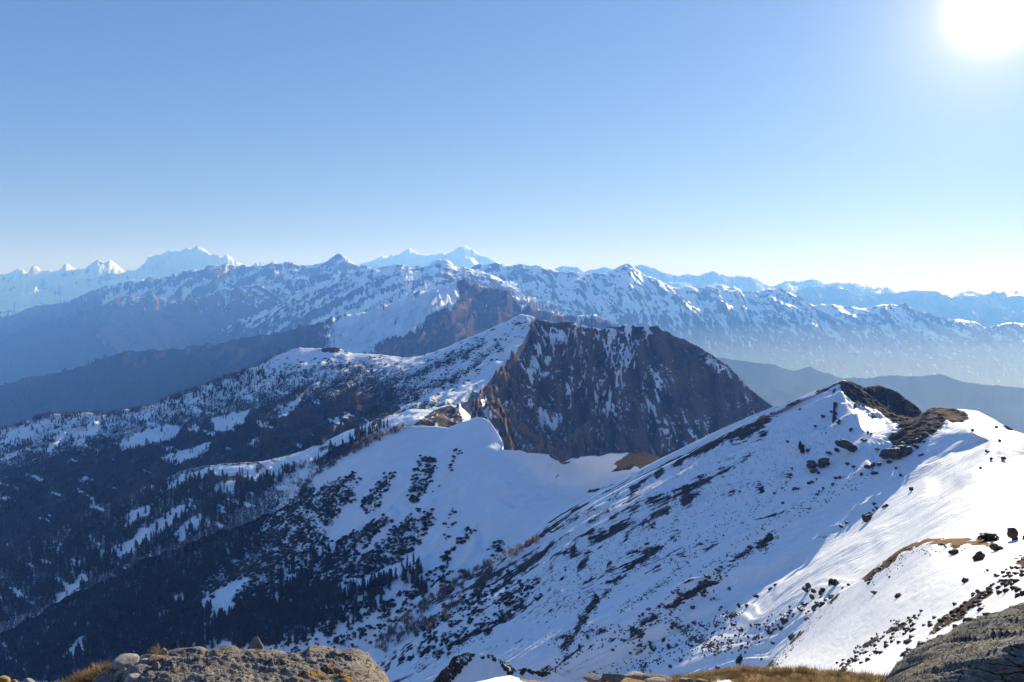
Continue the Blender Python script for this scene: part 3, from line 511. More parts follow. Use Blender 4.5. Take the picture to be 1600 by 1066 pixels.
RS = sheet('right_snow_slope', RR, 580, 320, M_right, dispR, coverR, back=(0.35, 0.75, 14), label='big snow slope falling from the right hand top')

# --- nearest snow slope
N0 = [[(1130,1085,240),(1170,1062,225),(1200,1040,210),(1235,1003,195),(1270,960,180),(1310,925,165),(1350,900,150),(1375,878,143),(1400,860,137),(1425,846,131),(1450,838,125),(1485,838,121),(1520,838,118),(1560,841,113),(1590,838,110),(1720,830,100)],
  [(1090,1110,170),(1150,1080,150),(1250,1020,130),(1330,970,110),(1400,925,100),(1480,890,92),(1560,870,88),(1720,850,80)],
  [(1050,1160,100),(1150,1105,92),(1250,1060,80),(1350,1020,70),(1450,975,62),(1540,930,57),(1600,900,55),(1720,880,50)],
  [(1000,1230,50),(1120,1160,42),(1250,1110,35),(1400,1050,32),(1500,1000,30),(1600,950,28),(1720,920,26)],
  [(900,1500,16),(1200,1260,13),(1400,1180,12),(1560,1080,11),(1720,1000,10)]]
def coverN(s):
    PX, PY = s.PX, s.PY
    n = fbm(PX/16, PY/16, 4, 101)
    gr = 0.95*np.maximum(np.maximum(bstroke(PX, PY, [(1345,905),(1375,882),(1400,862),(1425,847),(1450,839)], 12, 1), bstroke(PX, PY, [(1425,845),(1450,841),(1490,844),(1530,847)], 13, 2)), np.maximum(bstroke(PX, PY, [(1500,846),(1550,848),(1590,846)], 12, 3), bstroke(PX, PY, [(1390,868),(1440,846),(1480,848)], 9, 4)))+0.5*bstroke(PX, PY, [(1190,1045),(1250,990),(1300,950)], 5)+0.5*bstroke(PX, PY, [(1560,885),(1620,875)], 12)
    sn = 1.02-gr*0.9-0.9*bstroke(PX, PY, [(1355,902),(1390,880),(1420,855)], 10, 5)
    for k, r, a in (([(1320,1040),(1350,1010),(1390,985),(1430,965)], 8, .7), ([(1350,1030),(1400,995),(1440,965)], 6, .6), ([(1425,1020),(1460,985),(1510,955),(1550,925),(1590,890),(1620,870)], 14, .8), ([(1480,965),(1520,940),(1545,925)], 8, .6), ([(1205,1038),(1240,1000),(1275,960),(1310,930)], 8, .6), ([(1480,860),(1500,850)], 5, .6), ([(1400,905),(1450,880)], 2, .3)):
        sn = sn-a*1.15*bstroke(PX, PY, k, r*1.2, int(r))
    return blur(sn, 1), gr, 0.0
NS = sheet('near_snow_slope', N0, 320, 200, M_near, addf(rough(0.8, 30, 103, 4), rough(0.16, 2.2, 104, 5)), coverN, back=(0.25, 0.9, 10), label='bright near snow slope on the right')
# --- small hummock below the viewpoint
HU = [[(660,1085,135),(680,1062,132),(690,1047.5,130),(701,1039,128),(707.5,1026,126),(716,1022.5,125),(730,1019,124),(740,1020,123),(755,1021,122),(770,1022.5,120),(780,1029,118),(792.5,1034,116),(800,1042,114),(806,1046,112),(821,1041,110),(835,1050,108),(860,1049,106),(900,1066,104)],
  [(650,1120,125),(700,1095,121),(760,1072,117),(830,1080,106),(900,1100,102)], [(640,1180,114),(760,1140,109),(900,1160,96)]]
HUM = sheet('snow_hummock', HU, 220, 70, M_near, rough(0.5, 6, 107, 4), lambda s: (blur(1.0-0.9*stroke(s.PX, s.PY, [(682,1062),(700,1040),(716,1022),(738,1016)], 12)-1.0*stroke(s.PX, s.PY, [(738,1018),(770,1022),(790,1034),(800,1044)], 6)-0.6*stroke(s.PX, s.PY, [(800,1046),(860,1052)], 7), 1), 0.9*stroke(s.PX, s.PY, [(730,1018),(770,1023),(800,1044)], 7)+0.6*stroke(s.PX, s.PY, [(810,1048),(830,1045)], 8), 0.0), back=(0.2, 0.9, 6), label='grassy topped snow hummock below the viewpoint')

# ------------------------------------------------------------------ helpers for things
def tag(o, label=None, cat=None, group=None, kind=None):
    if label: o['label'] = label
    if cat: o['category'] = cat
    if group: o['group'] = group
    if kind: o['kind'] = kind
    return o
def mesh(name, V, T, mat, smooth=False, mi=None):
    me = D.meshes.new(name); V = np.asarray(V, np.float32); T = np.asarray(T, np.int32)
    me.vertices.add(len(V)); me.vertices.foreach_set('co', V.reshape(-1))
    me.loops.add(T.size); me.loops.foreach_set('vertex_index', T.reshape(-1))
    me.polygons.add(len(T)); me.polygons.foreach_set('loop_start', np.arange(0, T.size, 3, dtype=np.int32))
    if smooth: me.polygons.foreach_set('use_smooth', np.ones(len(T), bool))
    for m_ in (mat if isinstance(mat, (list, tuple)) else [mat]): me.materials.append(m_)
    if mi is not None: me.polygons.foreach_set('material_index', np.asarray(mi, np.int32))
    me.update(); return me
def link(name, me, parent=None, loc=None, rot=None, sc=None):
    o = D.objects.new(name, me); COL.objects.link(o)
    if parent: o.parent = parent
    if loc is not None: o.location = loc
    if rot is not None: o.rotation_euler = rot
    if sc is not None: o.scale = sc if hasattr(sc, '__len__') else (sc,)*3
    return o

# depth picture of the ground, to know what the photograph can see
ZB = np.full((267, 400), 1e9)
for s in (G1, G2, R2, SS, RS, NS, HUM):
    ix = (s.PX/4).astype(int); iy = (s.PY/4).astype(int); ok = (ix >= 0) & (ix < 400) & (iy >= 0) & (iy < 267)
    np.minimum.at(ZB, (iy[ok], ix[ok]), s.X[..., 1][ok])
def visible(P, tol=1.05, add=4):
    px, py = pj(P); ix = (px/4).astype(int); iy = (py/4).astype(int)
    ok = (ix >= -5) & (ix < 405) & (iy >= 0) & (iy < 272)
    z = ZB[iy.clip(0, 266), ix.clip(0, 399)]
    return ok & (P[..., 1] < z*tol+add)
def scatter(s, dens, n, seed=0, back=0):
    """n places on sheet s, by a density painted on it"""
    r = np.random.default_rng(seed)
    PXc = s.PX[:-1, :-1]; PYc = s.PY[:-1, :-1]
    w = s.area*dens(PXc, PYc)
    if s.nb-back > 0: w[:s.nb-back] = 0
    w = w*visible(s.X[:-1, :-1])
    w = w.reshape(-1); w = w/w.sum()
    k = r.choice(len(w), size=n, p=w); i, j = np.unravel_index(k, PXc.shape)
    a, b = r.random(n)[:, None], r.random(n)[:, None]
    X = s.X
    return X[i, j]*(1-a)*(1-b)+X[i+1, j]*a*(1-b)+X[i, j+1]*(1-a)*b+X[i+1, j+1]*a*b
def at(s, px, py):
    f = slice(s.nb, None)
    d = (s.PX[f]-px)**2+(s.PY[f]-py)**2
    d = d+1e9*(~visible(s.X[f], 1.08, 6))
    k = np.unravel_index(np.argmin(d), d.shape)
    return s.X[f][k]

# ------------------------------------------------------------------ plants
def leafmat(name, c0, c1, sc=0.6, trans=0.35):
    m = NT(name); n = m.noise(m.scale(m.pos(), (sc,)*3), 1.0, 3)
    m.l(m.mix(m.step(n, 0.35, 0.65), c0, c1), m.p.inputs['Base Color']); m.p.inputs['Roughness'].default_value = 0.9; m.p.inputs['Specular IOR Level'].default_value = 0.05
    tl = m.n('ShaderNodeBsdfTranslucent'); mx = m.n('ShaderNodeMixShader'); mx.inputs[0].default_value = trans      # back-lit leaves glow
    m.l(m.mix(m.step(n, 0.35, 0.65), tuple(v*2.2 for v in c1), tuple(min(0.9, v*3.2) for v in c1)), tl.inputs['Color'])
    m.l(m.p.outputs[0], mx.inputs[1]); m.l(tl.outputs[0], mx.inputs[2]); m.l(mx.outputs[0], m.out.inputs['Surface'])
    return m.m
M_needle = leafmat('needles', (0.012, 0.016, 0.010), (0.06, 0.045, 0.024), 0.1)
M_bark = leafmat('bark', (0.05, 0.035, 0.025), (0.10, 0.075, 0.055), 3, 0.0)
M_twig = leafmat('bare_twigs', (0.075, 0.054, 0.042), (0.15, 0.11, 0.085), 0.2, 0.18)
M_shrub = leafmat('shrub_leaves', (0.010, 0.015, 0.010), (0.035, 0.036, 0.02), 0.4)
M_grass = leafmat('dry_grass', (0.15, 0.095, 0.048), (0.34, 0.235, 0.125), 4, 0.08)
def conifer(seed):
    r = np.random.default_rng(seed); V, T = [], []
    nt_ = r.integers(5, 7); wid = r.uniform(0.17, 0.26); lean = r.normal(0, 0.012, 2)
    for k in range(nt_):
        f = k/(nt_-1); zt_ = 1-0.80*f**0.9*(0.98); zt_ = 1.0 if k == 0 else zt_+0.10
        zl = 1-(k+1)/nt_*0.9-r.uniform(0, 0.03); rad = wid*(0.22+0.85*((k+1)/nt_)**0.8)*r.uniform(0.8, 1.15)
        n = 6; a0 = r.random()*6.28; b = len(V); c = lean*zt_*2
        V.append((c[0], c[1], min(zt_, 1.0)))
        for q in range(n):
            a = a0+q*2*math.pi/n+r.uniform(-.2, .2); rr = rad*(r.uniform(0.85, 1.2) if q % 2 else r.uniform(0.35, 0.7))
            V.append((c[0]+rr*math.cos(a), c[1]+rr*math.sin(a), zl+(0.03 if q % 2 == 0 else -0.02)+r.uniform(-.015, .015)))
        for q in range(n): T.append((b, b+1+q, b+1+(q+1) % n))
    return np.array(V), np.array(T)
def trunk(h=0.3, r0=0.018):
    V = []; T = []
    for z, rr in ((-0.06, r0*1.2), (h, r0*0.7)):
        for q in range(4): V.append((rr*math.cos(q*1.571), rr*math.sin(q*1.571), z))
    for q in range(4):
        a, b = q, (q+1) % 4; T += [(a, b, b+4), (a, b+4, a+4)]
    return np.array(V), np.array(T)
def bare(seed, n=42):
    r = np.random.default_rng(seed); V, T = [], []
    for k in range(n):
        a = r.random()*6.28; z0 = r.uniform(0.12, 0.55); rr = 0.30*math.sqrt(r.random())
        top = np.array((rr*math.cos(a), rr*math.sin(a), r.uniform(0.55, 1.0)*(1-0.5*(rr/0.30)**2)))
        bot = np.array((top[0]*0.35, top[1]*0.35, min(z0, top[2]-0.15))); t = r.normal(size=3); t[2] *= 0.3; t = t/np.linalg.norm(t)*r.uniform(0.02, 0.045)
        b = len(V); V += [bot, top-t*0.5, top+t]; T.append((b, b+1, b+2))
    return np.array(V), np.array(T)
def shrub(seed, n=46):
    r = np.random.default_rng(seed); V, T = [], []
    for k in range(n):
        a = r.random()*6.28; ph = math.acos(r.uniform(0.0, 1.0)); R_ = r.uniform(0.72, 1.05)
        c = np.array((R_*math.sin(ph)*math.cos(a), R_*math.sin(ph)*math.sin(a), R_*math.cos(ph)*0.72+0.03))
        t = np.cross(c, r.normal(size=3)); t /= np.linalg.norm(t); u = np.cross(c, t); u /= np.linalg.norm(u)+1e-6
        s_ = r.uniform(0.26, 0.46); b = len(V)
        V += [c+t*s_, c-t*s_*0.5+u*s_*0.8, c-t*s_*0.5-u*s_*0.8+c*0.15]; T.append((b, b+1, b+2))
    return np.array(V), np.array(T)
def boulder(seed, sub=3, rough_=0.30, facet=5):
    r = np.random.default_rng(seed)
    bm = bmesh.new(); bmesh.ops.create_icosphere(bm, subdivisions=sub, radius=1.0); bm.verts.ensure_lookup_table()
    V = np.array([v.co[:] for v in bm.verts]); T = np.array([[v.index for v in f.verts] for f in bm.faces]); bm.free()
    for _ in range(facet*2):                                 # broken faces
        n = r.normal(size=3); n /= np.linalg.norm(n); d = r.uniform(0.55, 0.85); q = V@n; V = V-np.outer((q-d).clip(0, None), n)*0.92
    k = fbm(V[:, 0]*1.6+V[:, 2]*0.9+seed, V[:, 1]*1.6-V[:, 2]*1.1, 4, seed % 50)
    k2 = fbm(V[:, 2]*4.5+V[:, 0], V[:, 1]*3+V[:, 0]*2, 3, seed % 50+5)
    return V*(1+rough_*k+0.10*k2)[:, None], T
CONS = [conifer(k) for k in range(5)]; BARES = [bare(k) for k in range(4)]; SHRUBS = [shrub(k) for k in range(4)]
TR = trunk()
def merged(name, tmpl, P, Hs, Ws, mat, seed=0):
    r = np.random.default_rng(seed); which = r.integers(0, len(tmpl), len(P)); VV, TT, off = [], [], 0
    for k, (V, T) in enumerate(tmpl):
        i = np.where(which == k)[0]
        if not len(i): continue
        a = r.random(len(i))*6.28; c, s_ = np.cos(a), np.sin(a)
        x = (V[None, :, 0]*c[:, None]-V[None, :, 1]*s_[:, None])*Ws[i][:, None]; y = (V[None, :, 0]*s_[:, None]+V[None, :, 1]*c[:, None])*Ws[i][:, None]
        W_ = np.stack([x, y, V[None, :, 2]*Hs[i][:, None]], -1)+P[i][:, None, :]
        VV.append(W_.reshape(-1, 3)); TT.append((T[None]+off+(np.arange(len(i))*len(V))[:, None, None]).reshape(-1, 3)); off += len(i)*len(V)
    return mesh(name, np.concatenate(VV), np.concatenate(TT), mat)

def den(*items):
    """density from (points, radius or None, weight): strokes when a radius is given, polygons when not; '-' weights clear ground"""
    def f(PX, PY):
        w = 9*fbm(PX/12, PY/9, 4, 9, 0.6); d = 0*PX
        for pts, r, a in items:
            q = stroke(PX, PY, pts, r)**0.7 if r else poly(PX+w, PY+0.5*w, pts)
            d = np.maximum(d, a*q) if a > 0 else d*(1+a*np.minimum(1, 1.6*q))
        return d*(0.25+1.1*sstep(-0.25, 0.35, fbm(PX/22, PY/16, 3, 131)))+1e-12*(d > 0)
    return f
def wood(f): return lambda PX, PY: f(PX, PY)*(1-0.9*glade(PX, PY))
clr = [(p, None, -0.9) for p in CLEAR]+[(p, None, -1.0) for p in SNOWPOLY]
clr += [(p, None, -0.9) for p in MEADOW]
dG = den(([(-40,700),(100,680),(250,690),(400,655),(520,640),(600,640),(640,650),(560,670),(480,700),(400,722),(320,727),(250,752),(150,795),(-40,870)], None, 1.0), ([(-40,672),(70,648),(200,640),(330,600),(420,575)], 34, 0.9), ([(380,590),(560,580),(660,620),(560,650),(380,660),(200,690),(260,640)], None, 0.5), *clr)
dGc = den(([(-20,672),(45,655),(100,645),(150,643),(220,637),(290,611),(330,596),(380,580)], 7, 1.0))
dR = den(([(-40,880),(76,835),(152,800),(223,765),(279,745),(330,735),(400,740),(470,730),(430,760),(380,790),(330,825),(230,870),(130,925),(-40,990)], None, 1.0), ([(500,725),(560,690),(600,675)], 14, 0.6), *clr)
dRc = den(([(-20,858),(76,826),(152,788),(223,752),(279,727),(330,713),(400,703),(450,694),(500,690)], 6, 1.0))
dSf = den(([(-40,1000),(100,945),(230,878),(330,838),(410,825),(400,860),(330,900),(300,940),(330,955),(420,925),(480,900),(520,920),(560,940),(480,985),(400,1010),(300,1020),(200,1066),(-40,1066)], None, 1.0), ([(430,890),(520,850),(540,870),(450,925)], None, 0.35), *clr)
dSc = den(([(60,955),(130,926),(177,892),(228,870),(279,850),(329,830),(400,812),(430,792)], 7, 1.0))
dS4 = den(([(250,1012),(330,990),(400,972),(450,958),(476,948),(552,930),(600,912)], 8, 1.0), ([(600,912),(640,900),(660,895)], 6, 0.5), ([(640,905),(665,930),(660,950)], 10, 0.4), ([(420,990),(480,965),(600,925),(620,930),(540,985),(440,1020)], None, 0.16))
def trees(s, d, n, h0, h1, seed, back=0):
    P = scatter(s, d, n, seed, back); r = np.random.default_rng(seed+500)
    return np.concatenate([P, (r.uniform(h0, h1, n)*r.uniform(0.75, 1.1, n))[:, None]], 1)
CON = np.concatenate([trees(G1, wood(dG), 5200, 12, 20, 1), trees(G1, dGc, 500, 10, 16, 2, 2), trees(R2, wood(dR), 2400, 14, 23, 3), trees(R2, dRc, 420, 13, 20, 4, 3),
                      trees(SS, wood(dSf), 3600, 15, 25, 5), trees(SS, dSc, 420, 15, 24, 6, 3), trees(SS, dS4, 420, 14, 22, 7, 0)])
dB = den(([(470,765),(500,735),(540,710),(600,680),(640,665)], 7, 1.0), ([(250,1012),(400,972),(476,948),(552,930),(600,912),(650,895)], 9, 0.7), *clr)
dBr = den(([(590,1012),(653,957),(700,925),(727,905),(760,888),(800,868),(835,846)], 7, 1.0), ([(600,1010),(640,985),(660,970)], 14, 0.8), ([(650,990),(700,960),(725,930)], 9, 0.5))
dBs = den(([(480,770),(530,750),(560,760),(520,830),(450,900),(380,930),(330,940),(400,850)], None, 0.6), ([(612,808),(580,830),(530,865)], 6, 1.0), ([(676,796),(640,822),(600,852),(560,885)], 6, 1.0), *clr)
BAR = np.concatenate([trees(SS, dB, 420, 9, 15, 11, 3), trees(RS, dBr, 420, 6, 11, 12, 2), trees(SS, dBs, 500, 7, 12, 13), trees(R2, den(([(400,735),(470,725),(600,680),(640,668),(520,745),(440,790)], None, 1.0)), 260, 8, 13, 14), trees(G1, dGc, 260, 8, 13, 15, 2), trees(R2, dRc, 380, 10, 16, 16, 3), trees(SS, dSc, 380, 10, 17, 17, 3)])
SHD = den(*[(p, None, a) for p, a in SHRUB[:12]], ([(690,905),(740,890),(790,870),(820,855)], 8, 0.3), ([(640,905),(700,880),(690,915)], None, 0.4), ([(400,990),(470,960),(560,935),(640,908),(690,912),(640,985),(590,1015),(560,1050),(400,1060)], None, 0.45), *[(p, None, -1.0) for p in SNOWPOLY])
SHR_P = np.concatenate([scatter(SS, SHD, 6300, 21), scatter(G1, den(*[(k, 16, 1.0) for k in SC_G], ([(430,560),(600,560),(700,600),(560,640),(420,640),(380,600)], None, 0.3)), 1700, 22), scatter(RS, den(([(700,960),(760,930),(830,900),(850,930),(760,985),(690,1030),(620,1030)], None, 0.6), ([(660,990),(720,950),(790,905)], 16, 1.0)), 420, 23)])
r = np.random.default_rng(77)
SHR = np.concatenate([SHR_P, (r.uniform(1.3, 3.6, len(SHR_P))*np.where(SHR_P[:, 1] > 1500, 1.3, 1.0)*np.where(SHR_P[:, 1] < 860, 0.75, 1))[:, None]], 1)

def zone(table, px, py):
    for lab, grp, pts in table:
        if poly(np.array([px]), np.array([py]), pts)[0] > 0: return lab, grp
    return table[-1][0], table[-1][1]
def qual(px, lo, hi, n):
    f = (px-lo)/(hi-lo); return (['at the left end', 'left of the middle', 'in the middle', 'right of the middle', 'at the right end'] if n == 5 else ['at the left end', 'in the middle', 'at the right end'])[int(min(n-1, max(0, f*n)))]
ALL = [(-200,-200),(1900,-200),(1900,1400),(-200,1400)]
Z_CON = [('conifer on the sunlit tree crest just above the foreground rock', 'conifers on the crest above the foreground rock', [(180,1066),(240,985),(420,955),(420,1000),(330,1066)]),
  ('conifer in the sunlit row below the shrubby snow slope', 'conifers in the sunlit row below the snow slope', [(400,1010),(400,930),(700,860),(700,960),(520,1010)]),
  ('conifer in the shaded forest of the deep left valley', 'conifers in the shaded valley forest', [(-50,900),(180,860),(330,830),(430,900),(240,1000),(180,1080),(-50,1080)]),
  ('conifer among the shrubs under the shaded snow slope', 'conifers among the shrubs', ALL)]
Z_BAR = [('leafless brown tree along the foot of the right snow slope', 'leafless trees along the foot of the right slope', [(560,1066),(590,960),(700,880),(860,820),(860,900),(700,1066)]),
  ('leafless brown tree among conifers on the low crest', 'leafless trees on the low crest', [(200,1066),(250,960),(560,880),(670,860),(640,950),(400,1066)]),
  ('leafless brown tree on the shaded dome slope', 'leafless trees on the shaded slope', ALL)]
Z_SHR = [('dark shrub at the foot of the right snow slope', 'shrubs at the foot of the right slope', [(560,1066),(590,960),(700,900),(860,840),(860,940),(700,1066)]),
  ('evergreen shrub in the lower thickets of the shaded slope', 'shrubs in the lower thickets', [(380,1000),(440,860),(560,815),(780,800),(780,900),(600,980)]),
  ('small dark shrub on the upper shaded slope below the dome', 'shrubs on the upper shaded slope', ALL)]
def relabel(objs):
    """objs: (object, group label, px, size): tells the members of a stand apart by size and place"""
    by = {}
    for o, lab, px_, h in objs: by.setdefault(lab, []).append((o, px_, h))
    for lab, L_ in by.items():
        xs = np.array([q[1] for q in L_]); hs = np.array([q[2] for q in L_]); lo, hi = xs.min(), xs.max()+1; a, b = np.percentile(hs, [33, 67])
        for o, px_, h in L_:
            o['label'] = ('tall ' if h > b else 'low ' if h < a else '')+lab+', '+qual(px_, lo, hi, 5)
def individuals(A, n):
    """the n that show largest"""
    P = A[:, :3]; px, py = pj(P+np.array([0, 0, 1.0])); hp = A[:, 3]*F/P[:, 1]
    ok = visible(P+np.stack([0*P[:, 0], 0*P[:, 0], A[:, 3]*0.4], 1)) & (px > 2) & (px < 1598) & (py < 1050) & ~((px > 130) & (px < 600) & (py > 1005))
    i = np.argsort(np.where(ok, -hp, 0))[:n]; m = np.ones(len(A), bool); m[i] = False
    return i, m, px, py, hp
CM = [mesh('conifer_crown', V, T, M_needle) for V, T in CONS]; TM = mesh('conifer_trunk', *TR, M_bark)
LB = []
i_, rest, px, py, hp = individuals(CON, 300)
for k in i_:
    x, y, z, h = CON[k]; lab, grp = zone(Z_CON, px[k], py[k]); a = random.uniform(0, 6.28); w = h*random.uniform(0.85, 1.15)
    if hp[k] > 15:
        e = link('conifer', None, loc=(x, y, z), rot=(0, 0, a), sc=(w, w, h)); link('crown', random.choice(CM), e); link('trunk', TM, e)
    else: e = link('conifer', random.choice(CM), loc=(x, y, z-0.03*h), rot=(0, 0, a), sc=(w, w, h))
    tag(e, lab, 'tree', grp); LB.append((e, lab, px[k], hp[k]))
relabel(LB); LB = []
A = CON[rest]; tag(link('conifer_forest', merged('conifer_forest', CONS, A[:, :3]-np.array([0, 0, 0.4]), A[:, 3], A[:, 3]*np.random.default_rng(3).uniform(0.8, 1.2, len(A)), M_needle, 1)), 'dark conifer forest covering the shaded valley sides', kind='stuff')
BMs = [mesh('bare_tree_crown', V, T, M_twig) for V, T in BARES]; BT = mesh('bare_trunk', *trunk(0.6, 0.022), M_bark)
i_, rest, px, py, hp = individuals(BAR, 300)
for k in i_:
    x, y, z, h = BAR[k]; lab, grp = zone(Z_BAR, px[k], py[k]); a = random.uniform(0, 6.28)
    if hp[k] > 13:
        e = link('leafless_tree', None, loc=(x, y, z), rot=(0, 0, a), sc=h); link('crown', random.choice(BMs), e); link('trunk', BT, e)
    else: e = link('leafless_tree', random.choice(BMs), loc=(x, y, z-0.1*h), rot=(0, 0, a), sc=h)
    tag(e, lab, 'tree', grp); LB.append((e, lab, px[k], hp[k]))
relabel(LB); LB = []
A = BAR[rest]; tag(link('leafless_thicket', merged('leafless_thicket', BARES, A[:, :3], A[:, 3], A[:, 3], M_twig, 2)), 'brown leafless thickets between the conifers', kind='stuff')
SM = [mesh('evergreen_shrub', V, T, M_shrub) for V, T in SHRUBS]
i_, rest, px, py, hp = individuals(SHR, 300)
for k in i_:
    x, y, z, h = SHR[k]; lab, grp = zone(Z_SHR, px[k], py[k])
    LB.append((tag(link('evergreen_shrub', random.choice(SM), loc=(x, y, z), rot=(0, 0, random.uniform(0, 6.28)), sc=(h*1.15, h*1.15, h)), lab, 'shrub', grp), lab, px[k], hp[k]))
relabel(LB)
A = SHR[rest]; tag(link('shrub_cover', merged('shrub_cover', SHRUBS, A[:, :3], A[:, 3], A[:, 3]*1.15, M_shrub, 3)), 'dark evergreen shrubs dotting the shaded snow', kind='stuff')
# conifers that stand by themselves
for px_, py_, hp_, lab in ((628, 886, 14, 'lowest of the four conifers standing in a line on the bare snow rib'), (637, 888, 22, 'second conifer from the left in the line of four on the snow rib'), (647, 884, 23, 'tallest conifer in the line of four on the bare snow rib'), (655, 878, 12, 'small conifer at the upper end of the line of four on the snow rib'), (699, 884, 17, 'lone conifer among shrubs right of the line of four'), (1088, 1004, 14, 'small bare conifer among the rocks on the broken ledges')):
    P = at(SS if px_ < 900 else RS, px_, py_); k = P[1]/F; h = hp_*k
    e = link('conifer', None, loc=P, rot=(0, 0, px_), sc=(h*0.9, h*0.9, h)); link('crown', CM[px_ % 5], e); link('trunk', TM, e); tag(e, lab, 'tree')

# ------------------------------------------------------------------ rocks
def rockmat(name, dark, mid, light, L, lichen=None, bump=0.8, streak=(1, 1, 1), crack=0.5, cap=False, cracks=0):
    m = NT(name); p = m.n('ShaderNodeTexCoord').outputs['Object'] if False else m.pos()
    q = m.scale(p, tuple(k/L for k in streak))
    a = m.noise(q, 1.0, 8, 0.65, 0.2); f = m.noise(q, 7.0, 6, 0.65); ff = m.noise(p, 60/L, 3, 0.6)
    c = m.mix(m.step(a, 0.3, 0.68), mid, light); c = m.mix(m.math('MULTIPLY', m.step(f, 0.56, 0.42), crack), c, dark)
    c = m.mix(m.math('MULTIPLY', m.step(ff, 0.5, 0.7), 0.25), c, light)
    h = m.math('ADD', m.math('MULTIPLY', f, 0.6), m.math('MULTIPLY_ADD', ff, 0.35, a))
    if cracks:
        vo = m.n('ShaderNodeTexVoronoi'); vo.feature = 'DISTANCE_TO_EDGE'; vo.inputs['Scale'].default_value = 1.0
        wv = m.n('ShaderNodeVectorMath'); wv.operation = 'ADD'; nn = m.n('ShaderNodeTexNoise'); nn.inputs['Scale'].default_value = 9; nn.inputs['Detail'].default_value = 4; m.l(p, nn.inputs['Vector'])
        m.l(m.scale(p, (0.5/cracks, 1.0/cracks, 1.6/cracks)), wv.inputs[0]); m.l(m.scale(nn.outputs['Color'], (1.2, 1.2, 1.2)), wv.inputs[1]); m.l(wv.outputs[0], vo.inputs['Vector'])
        e = m.step(vo.outputs['Distance'], 0.0, 0.05); c = m.mix(e, dark, c); h = m.math('MULTIPLY_ADD', e, 0.8, h)
    if lichen:
        g = m.sep(m.attr('cover'))[1]; k = m.step(m.math('MULTIPLY_ADD', m.math('SUBTRACT', f, 0.5), 1.4, g), 0.42, 0.62)
        c = m.mix(k, c, lichen)
    if cap:                                                  # snow caught on the flat tops
        nz = m.sep(m.n('ShaderNodeNewGeometry').outputs['Normal'])[2]
        k = m.step(m.math('MULTIPLY_ADD', m.math('SUBTRACT', a, 0.5), 1.3, nz), 0.93, 1.05); c = m.mix(k, c, (0.83, 0.85, 0.88))
    m.l(c, m.p.inputs['Base Color']); m.p.inputs['Roughness'].default_value = 0.85; m.p.inputs['Specular IOR Level'].default_value = 0.08
    m.bump(h, bump, L*0.12)
    return m.m
M_dark = rockmat('dark_rock', (0.02, 0.016, 0.014), (0.05, 0.037, 0.03), (0.13, 0.09, 0.068), 3.0, cap=True)
M_crest = rockmat('crag_rock', (0.02, 0.015, 0.012), (0.045, 0.033, 0.025), (0.105, 0.075, 0.052), 9, lichen=(0.17, 0.11, 0.055))
M_out = rockmat('grey_rock', (0.07, 0.06, 0.052), (0.205, 0.18, 0.162), (0.37, 0.33, 0.30), 0.30, cracks=0.16, lichen=(0.36, 0.20, 0.06), streak=(1, 1.6, 2.2), bump=0.9)
M_slate = rockmat('slaty_rock', (0.05, 0.048, 0.046), (0.17, 0.165, 0.155), (0.36, 0.345, 0.32), 0.28, cracks=0.13, lichen=(0.34, 0.2, 0.06), streak=(1.0, 1.3, 1.8), bump=1.0)
M_stone = rockmat('pale_stone', (0.09, 0.08, 0.07), (0.28, 0.255, 0.23), (0.44, 0.41, 0.37), 0.25, bump=0.6)
M_stone2 = rockmat('grey_stone', (0.07, 0.066, 0.062), (0.19, 0.18, 0.17), (0.33, 0.31, 0.285), 0.25, bump=0.6)
M_rust = rockmat('rusty_stone', (0.06, 0.04, 0.03), (0.20, 0.13, 0.095), (0.34, 0.24, 0.19), 0.25, bump=0.6)
BO = []
for k in range(8):
    V, T = boulder(k*3+1, 3, 0.45, 7); V = V*(1+0.16*fbm(V[:, 0]*3+k, V[:, 1]*3+V[:, 2]*2, 3, k+60))[:, None]; BO.append(mesh('boulder', V, T, M_dark, smooth=True))
CLU = []
for k in range(6):                                           # low broken outcrops, several blocks grown together
    rr_ = np.random.default_rng(300+k); VV, TT, off = [], [], 0
    for b_ in range(4):
        V, T = boulder(k*11+b_*5+4, 2, 0.45, 6); sc_ = rr_.uniform(0.3, 0.65); c_ = np.array([rr_.uniform(-.7, .7), rr_.uniform(-.35, .35), rr_.uniform(-.35, .25)])
        VV.append(V*np.array([sc_*1.15, sc_, sc_*0.9])+c_); TT.append(T+off); off += len(V)
    CLU.append(mesh('broken_rock', np.concatenate(VV), np.concatenate(TT), M_dark))
BOS = []
for k in range(5):
    V, T = boulder(k*5+2, 2, 0.5, 7); BOS.append(mesh('rock', V, T, M_dark))

